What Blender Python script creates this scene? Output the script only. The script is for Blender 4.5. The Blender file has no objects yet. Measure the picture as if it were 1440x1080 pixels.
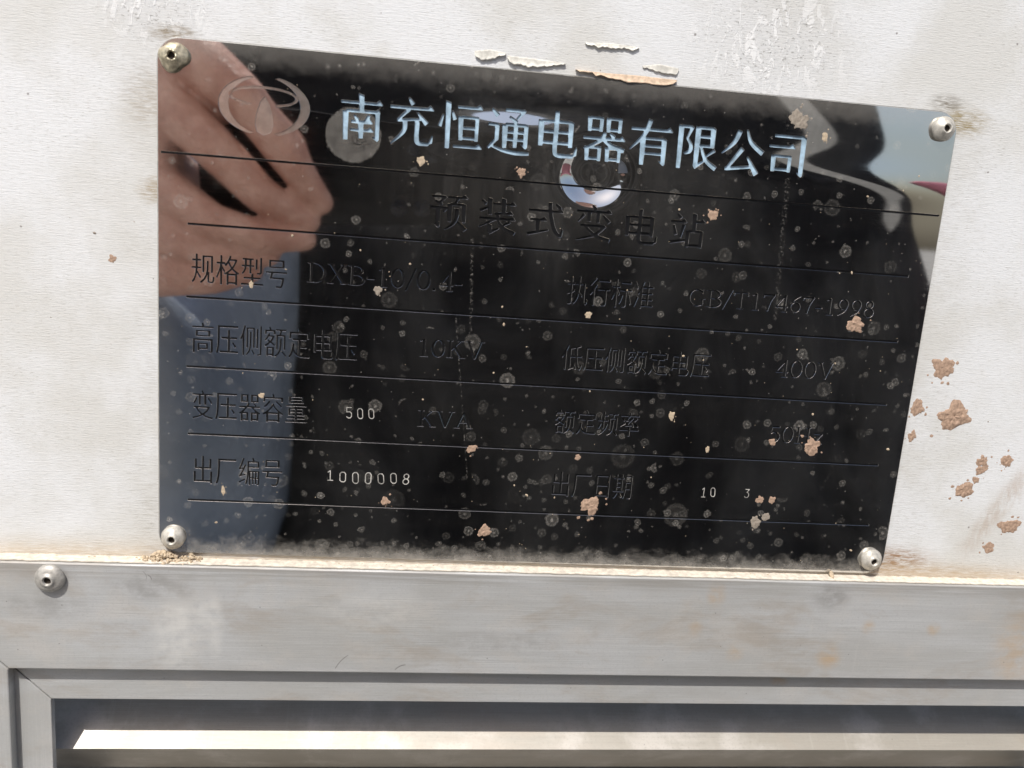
import bpy, bmesh, math, random
import numpy as np
from mathutils import Vector, Matrix, noise
random.seed(7)
sc = bpy.context.scene
C = sc.collection
R_ = math.radians

# ------------------------------------------------------------------ frame of reference
# wall frame in millimetres: x to the right, y DOWN the wall, d away from the wall (towards the viewer)
# (0,0,0) is the upper left rivet of the nameplate; world: X right, Y into the wall, Z up
Z0 = 1.30
def W(x, y, d=0.0):
    return Vector((x/1000, -d/1000, Z0 - y/1000))

# ------------------------------------------------------------------ camera
FPX = 1200.0
CAMPOS = np.array([81.242, 41.433, -295.433])           # x, y down, z into the wall (mm)
RC = np.array([[0.99190016, -0.07577463, -0.10194252],
               [0.05420945, 0.97834543, -0.19975373],
               [0.11487126, 0.19260951, 0.97452869]])   # rows: camera right, down, forward
def w3(v): return Vector((v[0], v[2], -v[1]))
cam_d = bpy.data.cameras.new('camera'); cam = bpy.data.objects.new('camera', cam_d); C.objects.link(cam)
r, dn, fw = w3(RC[0]), w3(RC[1]), w3(RC[2])
mw = Matrix(((r.x, -dn.x, -fw.x, 0), (r.y, -dn.y, -fw.y, 0), (r.z, -dn.z, -fw.z, 0), (0, 0, 0, 1)))
mw.translation = W(CAMPOS[0], CAMPOS[1], -CAMPOS[2])
cam.matrix_world = mw
cam_d.sensor_width = 36; cam_d.lens = FPX/1440*36
cam_d.clip_start = 0.02; cam_d.clip_end = 800
cam_d.dof.use_dof = True; cam_d.dof.focus_distance = 0.315; cam_d.dof.aperture_fstop = 14
sc.camera = cam

# ------------------------------------------------------------------ sky, sun, exposure
SUN = Vector((-0.50, -1.0, 1.65)).normalized()          # towards the sun
el = math.asin(SUN.z); az = math.atan2(SUN.x, SUN.y)
wd = bpy.data.worlds.new('World'); sc.world = wd; wd.use_nodes = True
nt = wd.node_tree; bgn = nt.nodes['Background']
sky = nt.nodes.new('ShaderNodeTexSky'); sky.sky_type = 'NISHITA'; sky.sun_disc = False
sky.sun_elevation = el; sky.sun_rotation = az; sky.air_density = 1.0; sky.dust_density = 3.0
nt.links.new(sky.outputs[0], bgn.inputs[0]); bgn.inputs[1].default_value = 0.12
sl = bpy.data.lights.new('sun', 'SUN'); sl.energy = 4.0; sl.angle = R_(0.53); sl.color = (1.0, 0.965, 0.91)
so = bpy.data.objects.new('sun', sl); C.objects.link(so); so.location = (-2, -4, 8)
so.rotation_euler = (-SUN).to_track_quat('-Z', 'Y').to_euler()
sc.view_settings.view_transform = 'Standard'; sc.view_settings.look = 'None'
sc.view_settings.gamma = 1.0; sc.view_settings.use_curve_mapping = False
sc.view_settings.exposure = 0.04
sc.render.engine = 'CYCLES'
sc.cycles.max_bounces = 8; sc.cycles.glossy_bounces = 5; sc.cycles.diffuse_bounces = 4
sc.cycles.caustics_reflective = False; sc.cycles.caustics_refractive = False

# ------------------------------------------------------------------ pixel helpers (points on the wall, points seen in the mirror plate)
def ray(px, py):
    v = np.array([(px-720)/FPX, (py-540)/FPX, 1.0]); return RC.T @ v
def at(px, py, d=0.0):
    """x, y (mm) on the plane d mm in front of the plate"""
    v = ray(px, py); k = (-d - CAMPOS[2])/v[2]; p = CAMPOS + k*v
    return float(p[0]), float(p[1])
def refl(px, py, d):
    """point d mm in front of the plate that the flat plate mirrors at this pixel"""
    x, y = at(px, py, -d); return x, y, d

# ------------------------------------------------------------------ node helpers
def new_mat(name):
    m = bpy.data.materials.new(name); m.use_nodes = True
    return m
class G:
    def __init__(s, m):
        s.t = m.node_tree; s.p = s.t.nodes.get('Principled BSDF'); s.out = s.t.nodes.get('Material Output')
        s.co = s.t.nodes.new('ShaderNodeTexCoord').outputs['Object']
    def _set(s, sock, v):
        if isinstance(v, bpy.types.NodeSocket): s.t.links.new(v, sock)
        elif v is not None:
            if sock.type == 'RGBA' and len(v) == 3: v = (*v, 1)
            sock.default_value = v
    def set(s, k, v): s._set(s.p.inputs[k], v)
    def m(s, op, a, b=None, c=None, clamp=False):
        n = s.t.nodes.new('ShaderNodeMath'); n.operation = op; n.use_clamp = clamp
        for i, v in enumerate((a, b, c)):
            if v is not None: s._set(n.inputs[i], v)
        return n.outputs[0]
    def add(s, a, b): return s.m('ADD', a, b)
    def mul(s, a, b): return s.m('MULTIPLY', a, b)
    def mx(s, a, b): return s.m('MAXIMUM', a, b)
    def rng(s, v, a, b, c=0.0, d=1.0, smooth=True):
        n = s.t.nodes.new('ShaderNodeMapRange'); n.interpolation_type = 'SMOOTHSTEP' if smooth else 'LINEAR'
        s._set(n.inputs[0], v)
        for i, q in enumerate((a, b, c, d)): s._set(n.inputs[i+1], q)
        return n.outputs[0]
    def vmul(s, v, k):
        n = s.t.nodes.new('ShaderNodeVectorMath'); n.operation = 'MULTIPLY'
        s._set(n.inputs[0], v); n.inputs[1].default_value = k; return n.outputs[0]
    def vsub(s, v, k):
        n = s.t.nodes.new('ShaderNodeVectorMath'); n.operation = 'SUBTRACT'
        s._set(n.inputs[0], v); s._set(n.inputs[1], k); return n.outputs[0]
    def vadd(s, v, k):
        n = s.t.nodes.new('ShaderNodeVectorMath'); n.operation = 'ADD'
        s._set(n.inputs[0], v); s._set(n.inputs[1], k); return n.outputs[0]
    def vlen(s, v):
        n = s.t.nodes.new('ShaderNodeVectorMath'); n.operation = 'LENGTH'; s._set(n.inputs[0], v); return n.outputs['Value']
    def sep(s, v):
        n = s.t.nodes.new('ShaderNodeSeparateXYZ'); s._set(n.inputs[0], v); return n.outputs
    def noise(s, v, scale, detail=3, rough=0.5, dist=0.0, col=False):
        n = s.t.nodes.new('ShaderNodeTexNoise'); s._set(n.inputs['Vector'], v)
        n.inputs['Scale'].default_value = scale; n.inputs['Detail'].default_value = detail
        n.inputs['Roughness'].default_value = rough; n.inputs['Distortion'].default_value = dist
        return n.outputs['Color' if col else 'Fac']
    def vor(s, v, scale, dims='2D'):
        n = s.t.nodes.new('ShaderNodeTexVoronoi'); n.voronoi_dimensions = dims; s._set(n.inputs['Vector'], v)
        n.inputs['Scale'].default_value = scale; return n.outputs['Distance'], n.outputs['Color']
    def mix(s, f, a, b):
        n = s.t.nodes.new('ShaderNodeMix'); n.data_type = 'RGBA'; s._set(n.inputs[0], f)
        s._set(n.inputs[6], a); s._set(n.inputs[7], b); return n.outputs[2]
    def bump(s, h, strength=1.0, dist=1.0, normal=None):
        n = s.t.nodes.new('ShaderNodeBump'); s._set(n.inputs['Height'], h)
        n.inputs['Strength'].default_value = strength; n.inputs['Distance'].default_value = dist
        if normal is not None: s._set(n.inputs['Normal'], normal)
        return n.outputs[0]
    def blob(s, p, x, y, rx, ry, soft=0.6):
        """1 inside an ellipse round (x,y) in mm; p = position in mm (x, down)"""
        v = s.vmul(s.vsub(p, (x, y, 0)), (1/rx, 1/ry, 0)); return s.rng(s.vlen(v), 1.0, soft*0.3)
    def wallmm(s):
        """object coordinates -> (x, y down) in mm of the wall frame"""
        o = s.sep(s.co)
        n = s.t.nodes.new('ShaderNodeCombineXYZ')
        s._set(n.inputs[0], s.mul(o[0], 1000)); s._set(n.inputs[1], s.m('MULTIPLY_ADD', o[2], -1000, Z0*1000))
        return n.outputs[0]

def flat(name, col, rough=0.6, metal=0.0, spec=0.5, nz=0.15, nscale=300):
    m = new_mat(name); g = G(m)
    n = g.noise(g.co, nscale, 4, 0.6)
    lo = tuple(c*(1-nz) for c in col); hi = tuple(min(1, c*(1+nz)) for c in col)
    g.set('Base Color', g.mix(g.rng(n, 0.3, 0.7), lo, hi)); g.set('Roughness', rough); g.set('Metallic', metal)
    g.set('Specular IOR Level', spec); return m

# --- weathered white paint over a brushed panel
def mat_paint():
    m = new_mat('white_paint'); g = G(m); p = g.wallmm()
    st = g.noise(g.vmul(p, (0.10, 1.7, 1)), 1.0, 4, 0.65, 0.3)           # long horizontal brush streaks
    st2 = g.noise(g.vmul(p, (0.35, 3.2, 1)), 1.0, 3, 0.6)
    big = g.noise(p, 0.018, 4, 0.6)
    col = g.mix(g.rng(big, 0.38, 0.62), (0.70, 0.695, 0.665), (0.80, 0.81, 0.815))
    col = g.mix(g.mul(g.rng(st2, 0.52, 0.66), 0.30), col, (0.52, 0.515, 0.48))
    ds = g.noise(g.vmul(p, (0.55, 4.6, 1)), 1.0, 2, 0.5); rg = g.rng(g.noise(p, 0.03, 3, 0.6), 0.38, 0.62, 0.25, 1.0)
    col = g.mix(g.mul(g.mul(g.rng(ds, 0.61, 0.70), rg), 0.62), col, (0.36, 0.34, 0.29))
    col = g.mix(g.mul(g.mul(g.rng(ds, 0.36, 0.28), rg), 0.5), col, (0.86, 0.86, 0.85))
    # dark dashes that cluster
    cl = g.rng(g.noise(p, 0.05, 3, 0.6), 0.52, 0.70)
    col = g.mix(g.mul(g.mul(g.rng(st, 0.62, 0.70), cl), 0.6), col, (0.28, 0.25, 0.20))
    # chipped white flecks above the plate
    ch = g.rng(g.noise(g.vmul(p, (0.28, 0.10, 1)), 1.0, 4, 0.7, 1.0), 0.53, 0.58)
    zone = g.mx(g.blob(p, 196, -22, 42, 26), g.blob(p, -6, -14, 26, 16))
    col = g.mix(g.mul(g.mul(ch, zone), 0.9), g.mix(g.mul(zone, 0.35), col, (0.60, 0.59, 0.56)), (0.88, 0.88, 0.87))
    dd = g.rng(g.noise(g.vmul(p, (0.5, 1.4, 1)), 1.0, 4, 0.7), 0.57, 0.64)
    col = g.mix(g.mul(g.mul(dd, zone), 0.75), col, (0.20, 0.19, 0.17))
    # grime creeping out along the left and right edges of the plate
    gn = g.noise(g.vmul(p, (0.16, 2.1, 1)), 1.0, 5, 0.72)
    o = g.sep(p)
    inY = g.mul(g.rng(o[1], -16, 0), g.rng(o[1], 178, 160))
    lef = g.mul(g.rng(o[0], -24, -4), g.mul(g.rng(o[0], 6, 0), inY))
    edge = g.mul(lef, g.mul(g.rng(gn, 0.44, 0.70), g.rng(g.noise(p, 0.045, 2, 0.5), 0.40, 0.62, 0.15, 1.0)))
    rig = g.mul(g.rng(o[0], 292, 268), g.mul(g.rng(o[0], 258, 264), inY))
    edge = g.mx(edge, g.mul(g.mul(rig, g.rng(gn, 0.44, 0.72)), 0.55))
    col = g.mix(g.mul(edge, 0.62), col, (0.30, 0.265, 0.21))
    # rust seeping from the corners
    rn = g.noise(g.vmul(p, (0.22, 1.5, 1)), 1.0, 5, 0.75, 0.5)
    def rust(x, y, rx, ry, k, c, col):
        f = g.mul(g.mul(g.blob(p, x, y, rx, ry), g.rng(rn, 0.34, 0.66)), k); return g.mix(f, col, c)
    col = rust(0, -7.0, 11, 4.0, 0.9, (0.22, 0.155, 0.07), col)
    col = rust(269, -2, 15, 7.5, 0.95, (0.30, 0.22, 0.08), col)
    col = rust(262, -8, 9, 4, 0.8, (0.14, 0.11, 0.07), col)
    col = rust(270, 163, 24, 8, 1.0, (0.30, 0.15, 0.05), col)
    col = rust(280, 168, 60, 6, 0.7, (0.42, 0.30, 0.18), col)
    col = rust(-5, 42, 9, 7, 0.8, (0.35, 0.25, 0.12), col)
    col = rust(-8, 14, 12, 14, 0.6, (0.36, 0.30, 0.22), col)
    # slanting brown drip at the right
    ca, sa = math.cos(0.55), math.sin(0.55)
    q = g.vsub(p, (311, 140, 0)); qs = g.sep(q)
    u = g.add(g.mul(qs[0], ca), g.mul(qs[1], sa)); v = g.add(g.mul(qs[0], -sa), g.mul(qs[1], ca))
    dr = g.mul(g.rng(g.m('ABSOLUTE', u), 6.5, 0.5), g.rng(g.m('ABSOLUTE', v), 34, 8))
    dr = g.mul(dr, g.rng(g.noise(g.vmul(p, (0.35, 0.12, 1)), 1.0, 4, 0.7), 0.30, 0.62))
    col = g.mix(g.mul(dr, 0.5), col, (0.46, 0.35, 0.26))
    # dusty foot of the panel above the ledge
    ft = g.mul(g.rng(o[1], 160, 171), g.rng(gn, 0.25, 0.6))
    col = g.mix(g.mul(ft, 0.75), col, (0.46, 0.36, 0.24))
    # fly specks
    d, c = g.vor(p, 1/22.0); cs = g.sep(c)
    sp = g.mul(g.rng(g.mul(d, 22.0), g.m('MULTIPLY_ADD', cs[1], 0.55, 0.15), 0.1), g.m('GREATER_THAN', cs[0], 0.62))
    col = g.mix(g.mul(sp, 0.75), col, (0.10, 0.07, 0.055))
    g.set('Base Color', col); g.set('Roughness', 0.55); g.set('Specular IOR Level', 0.35)
    h = g.add(g.add(g.mul(st, 0.35), g.mul(st2, 0.40)), g.mul(ds, 0.30)); h = g.add(h, g.mul(g.mul(ch, zone), 0.35))
    g.set('Normal', g.bump(h, 1.0, 0.00021)); return m

# --- drawn aluminium, chalky with age
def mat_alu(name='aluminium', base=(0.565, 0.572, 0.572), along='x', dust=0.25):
    m = new_mat(name); g = G(m); p = g.wallmm()
    k1 = (0.012, 0.9, 1) if along == 'x' else (0.9, 0.012, 1)
    k2 = (0.05, 3.0, 1) if along == 'x' else (3.0, 0.05, 1)
    s1 = g.noise(g.vmul(p, k1), 1.0, 5, 0.65); s2 = g.noise(g.vmul(p, k2), 1.0, 3, 0.6)
    bl = g.noise(g.vmul(p, (0.035, 0.05, 1)), 1.0, 5, 0.62)
    dk = tuple(c*0.78 for c in base)
    col = g.mix(g.mul(g.rng(s1, 0.35, 0.68), 0.42), base, dk)
    b2 = g.noise(g.vmul(p, (0.012, 0.03, 1)), 1.0, 5, 0.6, 0.5)
    col = g.mix(g.mul(g.rng(b2, 0.38, 0.60), 0.75), col, tuple(c*0.80*k for c, k in zip(base, (1.02, 1.0, 0.96))))
    col = g.mix(g.mul(g.rng(s2, 0.5, 0.72), 0.25), col, tuple(c*1.2 for c in base))
    col = g.mix(g.mul(g.rng(bl, 0.48, 0.66), dust*1.6), col, (0.60, 0.565, 0.52))
    gr = g.noise(g.vmul(p, (0.9, 1.4, 1)), 1.0, 5, 0.75); col = g.mix(g.mul(g.rng(gr, 0.50, 0.70), 0.50), col, tuple(c*0.70 for c in base))
    br2 = g.noise(g.vadd(g.vmul(p, (0.02, 0.045, 1)), (31, 7, 0)), 1.0, 5, 0.68, 0.4); col = g.mix(g.mul(g.rng(br2, 0.50, 0.68), 0.48), col, (0.40, 0.345, 0.285))
    run = g.noise(g.vmul(p, (0.30, 0.018, 1)), 1.0, 4, 0.7)
    col = g.mix(g.mul(g.rng(run, 0.58, 0.72), 0.12), col, (0.66, 0.64, 0.60))
    def st(x, y, rx, ry, k, c, col):
        f = g.mul(g.blob(p, x, y, rx, ry), g.rng(g.noise(g.vmul(p, (0.16, 0.24, 1)), 1.0, 5, 0.62), 0.26, 0.68)); return g.mix(g.mul(f, k), col, c)
    for (px, py, rx, ry, k) in ((1005, 838, 5, 7, .55), (1162, 928, 7, 7, .7), (1218, 885, 4, 4, .6), (1310, 888, 4, 4, .6),
                                (1430, 915, 16, 22, .55), (1030, 920, 5, 6, .4), (975, 885, 4, 5, .35), (1098, 968, 5, 3, .6)):
        x, y = at(px, py, 6); col = st(x, y, rx, ry, k, (0.56, 0.40, 0.24), col)
    for (px, py, rx, ry, k) in ((245, 880, 12, 26, .7), (285, 850, 6, 16, .5), (300, 880, 4, 18, .5), (1168, 842, 11, 8, -.7), (225, 825, 26, 9, -.6), (60, 850, 22, 8, -.5), (700, 905, 40, 6, -.35), (520, 860, 30, 14, .35)):
        x, y = at(px, py, 6)
        col = st(x, y, rx, ry, abs(k)*1.1, (0.74, 0.73, 0.70) if k > 0 else (0.30, 0.29, 0.28), col)
    # streaky darker band under the top edge
    o = g.sep(p)
    tp = g.mul(g.rng(o[1], 177, 170.5), g.rng(g.noise(g.vmul(p, (0.02, 0.7, 1)), 1.0, 4, 0.6), 0.36, 0.60))
    col = g.mix(g.mul(tp, 0.55), col, (0.30, 0.275, 0.245))
    def scr_(pa, pb, w, k, col):
        xa, ya = at(*pa, 6); xb, yb = at(*pb, 6); L = math.hypot(xb-xa, yb-ya); ux, uy = (xb-xa)/L, (yb-ya)/L
        qv = g.sep(g.vsub(p, (xa, ya, 0))); u = g.add(g.mul(qv[0], ux), g.mul(qv[1], uy)); v = g.m('ABSOLUTE', g.add(g.add(g.mul(qv[0], -uy), g.mul(qv[1], ux)), g.mul(g.m('SINE', g.mul(u, 3.0/L)), 0.5)))
        return g.mix(g.mul(g.mul(g.rng(v, w, w*0.2), g.mul(g.rng(u, -0.2, 0.4), g.rng(u, L+0.2, L-0.6))), k), col, (0.16, 0.15, 0.14))
    for a_ in (((468, 941), (487, 922), 0.28, 0.6), ((552, 943), (568, 936), 0.35, 0.6), ((204, 808), (210, 816), 0.25, 0.7), ((198, 803), (203, 815), 0.2, 0.5)): col = scr_(*a_, col)
    d, c = g.vor(p, 1/17.0); cs = g.sep(c)
    sp = g.mul(g.rng(g.mul(d, 17.0), g.m('MULTIPLY_ADD', cs[1], 0.30, 0.10), 0.05), g.m('GREATER_THAN', cs[0], 0.6))
    col = g.mix(g.mul(sp, 0.6), col, (0.10, 0.09, 0.08))
    g.set('Base Color', col); g.set('Metallic', 0.25); g.set('Roughness', 0.48)
    g.set('Normal', g.bump(g.add(s2, s1), 1.0, 0.00006)); return m

# --- mirror polished stainless steel with water spots and dust
def mat_mirror():
    m = new_mat('mirror_steel'); g = G(m); p = g.wallmm(); o = g.sep(p)
    g.set('Metallic', 1.0); g.set('Base Color', (0.70, 0.695, 0.685))
    br = g.noise(g.vmul(p, (0.05, 5.0, 1)), 1.0, 3, 0.7)
    g.set('Roughness', g.rng(br, 0.35, 0.75, 0.015, 0.06))
    # a knock near the middle of the company name and the strain round it
    x0, y0 = at(836, 243)
    def gau(x, y, sx, sy):
        v = g.vmul(g.vsub(p, (x, y, 0)), (1/sx, 1/sy, 0)); l = g.vlen(v)
        return g.m('EXPONENT', g.mul(g.mul(l, l), -0.5))
    v0 = g.vlen(g.vmul(g.vsub(p, (x0, y0, 0)), (1/9.0, 1/8.0, 0))); v0 = g.mul(v0, v0)
    h = g.mul(g.m('EXPONENT', g.mul(g.mul(v0, v0), -0.5)), DENT)
    h = g.add(h, g.mul(gau(x0, y0, 2.6, 2.4), 0.75))
    x1, y1 = at(725, 192); h = g.add(h, g.mul(gau(x1, y1, 28, 5.4), STRAIN))
    x2, y2 = at(1100, 245); h = g.add(h, g.mul(gau(x2, y2, 36, 5.0), STRAIN*0.30))
    x3, y3 = at(980, 255); h = g.add(h, g.mul(gau(x3, y3, 6, 4), -STRAIN*0.12))
    wv = g.noise(g.vmul(p, (0.018, 0.018, 1)), 1.0, 1, 0.4); h = g.add(h, g.mul(wv, 0.10))
    h = g.add(h, g.mul(br, 0.00006))
    nb = g.bump(h, 1.0, 0.001); g.set('Normal', nb)
    # dust film, water spots, fine specks
    warp = g.vadd(p, g.vmul(g.vsub(g.noise(p, 0.7, 2, 0.5, col=True), (0.5, 0.5, 0.5)), (1.3, 1.3, 0)))
    dens = g.mul(g.rng(o[1], 20, 165, 0.34, 0.66, smooth=False), g.rng(g.noise(p, 0.028, 2, 0.5), 0.36, 0.62, 0.35, 1.4))
    dust = None
    for cell, rmin, rmax, k, sh in ((13.0, 0.8, 2.8, 0.24, 3.1), (6.5, 0.3, 1.4, 0.22, 41.7), (22.0, 1.5, 4.6, 0.085, 17.3), (9.0, 0.5, 1.9, 0.20, 77.7)):
        d, c = g.vor(g.vadd(warp, (sh, sh*1.7, 0)), 1/cell); cs = g.sep(c)
        rad = g.m('MULTIPLY_ADD', g.mul(cs[1], cs[1]), rmax-rmin, rmin); dm = g.mul(d, cell)
        q = g.m('DIVIDE', dm, rad)
        fill = g.rng(q, 1.05, 0.75, 0, 0.45)
        ring = g.mul(g.rng(q, 0.55, 0.85), g.rng(q, 1.08, 0.95)); core = g.rng(q, 0.38, 0.05, 0, 1.4)
        f = g.add(g.add(fill, g.mul(ring, 0.55)), core)
        f = g.mul(g.mul(f, g.m('LESS_THAN', cs[0], dens)), g.mul(g.m('MULTIPLY_ADD', cs[2], 0.9, 0.15), k))
        f = g.mul(f, g.rng(g.noise(p, 1.8, 3, 0.7), 0.30, 0.62, 0.25, 1.0))
        dust = f if dust is None else g.add(dust, f)
    d, c = g.vor(g.vadd(p, (9.1, 2.2, 0)), 1/3.6); cs = g.sep(c)
    sp = g.mul(g.rng(g.mul(d, 3.6), g.m('MULTIPLY_ADD', g.mul(cs[1], cs[1]), 0.22, 0.06), 0.02), g.m('LESS_THAN', cs[0], 0.20))
    dust = g.add(dust, g.mul(sp, 0.50))
    # sticker ghost beside the first character
    x, y = at(497, 190); lv = g.vlen(g.vmul(g.vsub(warp, (x, y, 0)), (1/9.1, 1/8.9, 0)))
    gh = g.mul(g.rng(lv, 1.03, 0.95), g.rng(g.noise(p, 0.3, 3, 0.6), 0.25, 0.65, 0.12, 0.19))
    x, y = at(505, 200); gh = g.mul(gh, g.m('SUBTRACT', 1.0, g.mul(g.blob(p, x, y, 5, 4), g.rng(g.noise(p, 0.8, 3, 0.7), 0.4, 0.6, 0, 0.8))))
    dust = g.add(dust, gh)
    # dust lying along the bottom and thin film along the other edges
    en = g.noise(g.vmul(p, (0.16, 0.22, 1)), 1.0, 5, 0.72)
    bt = g.rng(g.add(o[1], g.m('MULTIPLY_ADD', en, 14.0, -7.0)), 160.0, 169.5)
    dust = g.add(dust, g.mul(bt, 0.42))
    tpf = g.mul(g.rng(g.add(o[1], g.m('MULTIPLY_ADD', en, 10.0, -5.0)), 3.5, -5.5), 0.16); dust = g.add(dust, tpf)
    lf = g.mul(g.rng(g.add(o[0], g.m('MULTIPLY_ADD', en, 8.0, -4.0)), 6, -5), 0.05); dust = g.add(dust, lf)
    for (x, y) in ((0, 0), (262, 0), (261.8, 161.8), (0, 162)):
        dust = g.add(dust, g.mul(g.blob(p, x, y, 9.5, 9.5), 0.10))
    # runs and scratches
    def run(px, py0, px1, py1, w, k):
        xa, ya = at(px, py0); xb, yb = at(px1, py1)
        L = math.hypot(xb-xa, yb-ya); ux, uy = (xb-xa)/L, (yb-ya)/L
        qv = g.sep(g.vsub(p, (xa, ya, 0)))
        u = g.add(g.mul(qv[0], ux), g.mul(qv[1], uy)); v = g.m('ABSOLUTE', g.add(g.mul(qv[0], -uy), g.mul(qv[1], ux)))
        f = g.mul(g.rng(v, w, w*0.3), g.mul(g.rng(u, -0.3, 0.3), g.rng(u, L+0.3, L-0.3)))
        return g.mul(g.mul(f, g.rng(g.noise(p, 1.1, 3, 0.75), 0.50, 0.62)), k)
    for a in ((641, 447, 657, 672, 0.32, 0.20), (664, 335, 662, 470, 0.8, 0.16), (636, 170, 634, 300, 0.9, 0.03), (650, 200, 648, 320, 0.5, 0.05),
              (1108, 250, 1090, 450, 1.3, 0.12), (1155, 690, 1180, 640, 1.6, 0.03), (1135, 345, 1155, 330, 0.22, 0.25), (1258, 270, 1278, 264, 0.2, 0.22),
              (440, 588, 442, 632, 0.3, 0.14), (905, 150, 1040, 137, 0.25, 0.03), (780, 480, 905, 560, 0.12, 0.10)):
        dust = g.add(dust, run(*a))
    film = g.rng(g.noise(g.vmul(p, (0.02, 0.12, 1)), 1.0, 4, 0.65), 0.35, 0.75, 0.000, 0.007)
    # haze left round the painted name
    nm = g.mul(g.blob(p, 140, 16, 96, 16), g.rng(g.noise(p, 0.12, 4, 0.7), 0.42, 0.68)); film = g.add(film, g.mul(nm, 0.022))
    x, y = at(760, 255); film = g.add(film, g.mul(g.blob(p, x, y, 80, 34), g.rng(g.noise(g.vmul(p, (0.25, 0.03, 1)), 1.0, 3, 0.6), 0.3, 0.7, 0.020, 0.045)))
    dust = g.m('MINIMUM', g.add(dust, film), 0.85)
    df = g.t.nodes.new('ShaderNodeBsdfDiffuse'); df.inputs[0].default_value = (0.60, 0.565, 0.51, 1)
    ms = g.t.nodes.new('ShaderNodeMixShader'); g._set(ms.inputs[0], dust)
    g.t.links.new(g.p.outputs[0], ms.inputs[1]); g.t.links.new(df.outputs[0], ms.inputs[2])
    g.t.links.new(ms.outputs[0], g.out.inputs[0]); return m
DENT, STRAIN = -2.5, 1.36

M = {}
M['paint'] = mat_paint()
M['alu'] = mat_alu(); M['alu_v'] = mat_alu('aluminium_upright', along='y')
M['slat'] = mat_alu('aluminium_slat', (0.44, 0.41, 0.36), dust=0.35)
M['mirror'] = mat_mirror()
M['blue'] = flat('pale_blue_enamel', (0.39, 0.54, 0.66), 0.45, nz=0.34, nscale=220)
M['black'] = flat('black_enamel', (0.010, 0.010, 0.011), 0.35, nz=0.3)
M['etch'] = flat('etched_steel', (0.86, 0.80, 0.72), 0.20, 0.9, nz=0.12, nscale=260)
M['scribe'] = flat('scribed_bright_metal', (0.46, 0.445, 0.41), 0.5, 0.0, nz=0.5)
M['steel'] = flat('plate_edge_steel', (0.50, 0.49, 0.46), 0.5, 0.5)
M['rivet'] = flat('dusty_rivet', (0.56, 0.53, 0.47), 0.5, 0.35, nz=0.22, nscale=700)
M['rivet_y'] = flat('yellowed_rivet', (0.52, 0.46, 0.33), 0.4, 0.5, nz=0.35, nscale=600)
M['rivet_g'] = flat('grey_rivet', (0.44, 0.42, 0.385), 0.5, 0.35, nz=0.2, nscale=700)
M['hole'] = flat('rivet_bore', (0.03, 0.022, 0.016), 0.9)
M['mud'] = flat('dry_mud', (0.43, 0.30, 0.22), 0.95, spec=0.1, nz=0.28, nscale=900)
M['mudp'] = flat('pale_dry_mud', (0.53, 0.43, 0.31), 0.95, spec=0.1, nz=0.22, nscale=900)
M['mudg'] = flat('grey_dry_mud', (0.33, 0.285, 0.235), 0.95, spec=0.1, nz=0.25, nscale=900)
M['flake'] = flat('old_paint_flake', (0.64, 0.62, 0.56), 0.8, nz=0.2, nscale=500)
M['flake_t'] = flat('tan_paint_flake', (0.58, 0.44, 0.32), 0.85, nz=0.2, nscale=700)
M['dark_in'] = flat('vent_shade_dark', (0.05, 0.05, 0.05), 0.9)  # dark colour paints the shade inside the vent

# ------------------------------------------------------------------ object helpers
def link(name, me, mats, parent=None):
    o = bpy.data.objects.new(name, me); C.objects.link(o)
    for m in (mats if isinstance(mats, (list, tuple)) else [mats]): me.materials.append(m)
    if parent: o.parent = parent
    return o
def from_bm(name, bm, mat, parent=None, smooth=False):
    me = bpy.data.meshes.new(name); bmesh.ops.recalc_face_normals(bm, faces=bm.faces); bm.to_mesh(me); bm.free()
    if smooth:
        for f in me.polygons: f.use_smooth = True
    return link(name, me, mat, parent)
def empty(name, loc=(0, 0, 0)):
    o = bpy.data.objects.new(name, None); C.objects.link(o); o.location = loc; o.empty_display_size = 0.02; return o
def tag(o, label=None, cat=None, group=None, kind=None):
    if label: o['label'] = label
    if cat: o['category'] = cat
    if group: o['group'] = group
    if kind: o['kind'] = kind
    return o
def prism(name, poly, d0, d1, mat, parent, bevel=0.0):
    """polygon in wall mm extruded from depth d0 (back) to d1 (front)"""
    bm = bmesh.new()
    a = [bm.verts.new(W(x, y, d1)) for x, y in poly]; b = [bm.verts.new(W(x, y, d0)) for x, y in poly]
    bm.faces.new(a); bm.faces.new(b[::-1]); n = len(poly)
    for i in range(n): bm.faces.new((a[i], b[i], b[(i+1) % n], a[(i+1) % n]))
    if bevel:
        fe = [e for e in bm.edges if all(v in a for v in e.verts)]
        bmesh.ops.bevel(bm, geom=fe, offset=bevel/1000, segments=2, profile=0.5, affect='EDGES')
    return from_bm(name, bm, mat, parent)
def sweep(name, prof, x0, x1, mat, parent):
    """profile (y, depth) closed, swept along x"""
    bm = bmesh.new()
    a = [bm.verts.new(W(x0, y, d)) for y, d in prof]; b = [bm.verts.new(W(x1, y, d)) for y, d in prof]
    bm.faces.new(a); bm.faces.new(b[::-1]); n = len(prof)
    for i in range(n): bm.faces.new((a[i], b[i], b[(i+1) % n], a[(i+1) % n]))
    return from_bm(name, bm, mat, parent)

# ================================================================== SETTING
bm = bmesh.new(); bmesh.ops.create_grid(bm, x_segments=1, y_segments=1, size=300)
gm = flat('concrete_yard', (0.30, 0.29, 0.27), 0.9, spec=0.2, nz=0.25, nscale=3)
gnd = from_bm('ground', bm, gm); tag(gnd, kind='structure')

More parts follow.
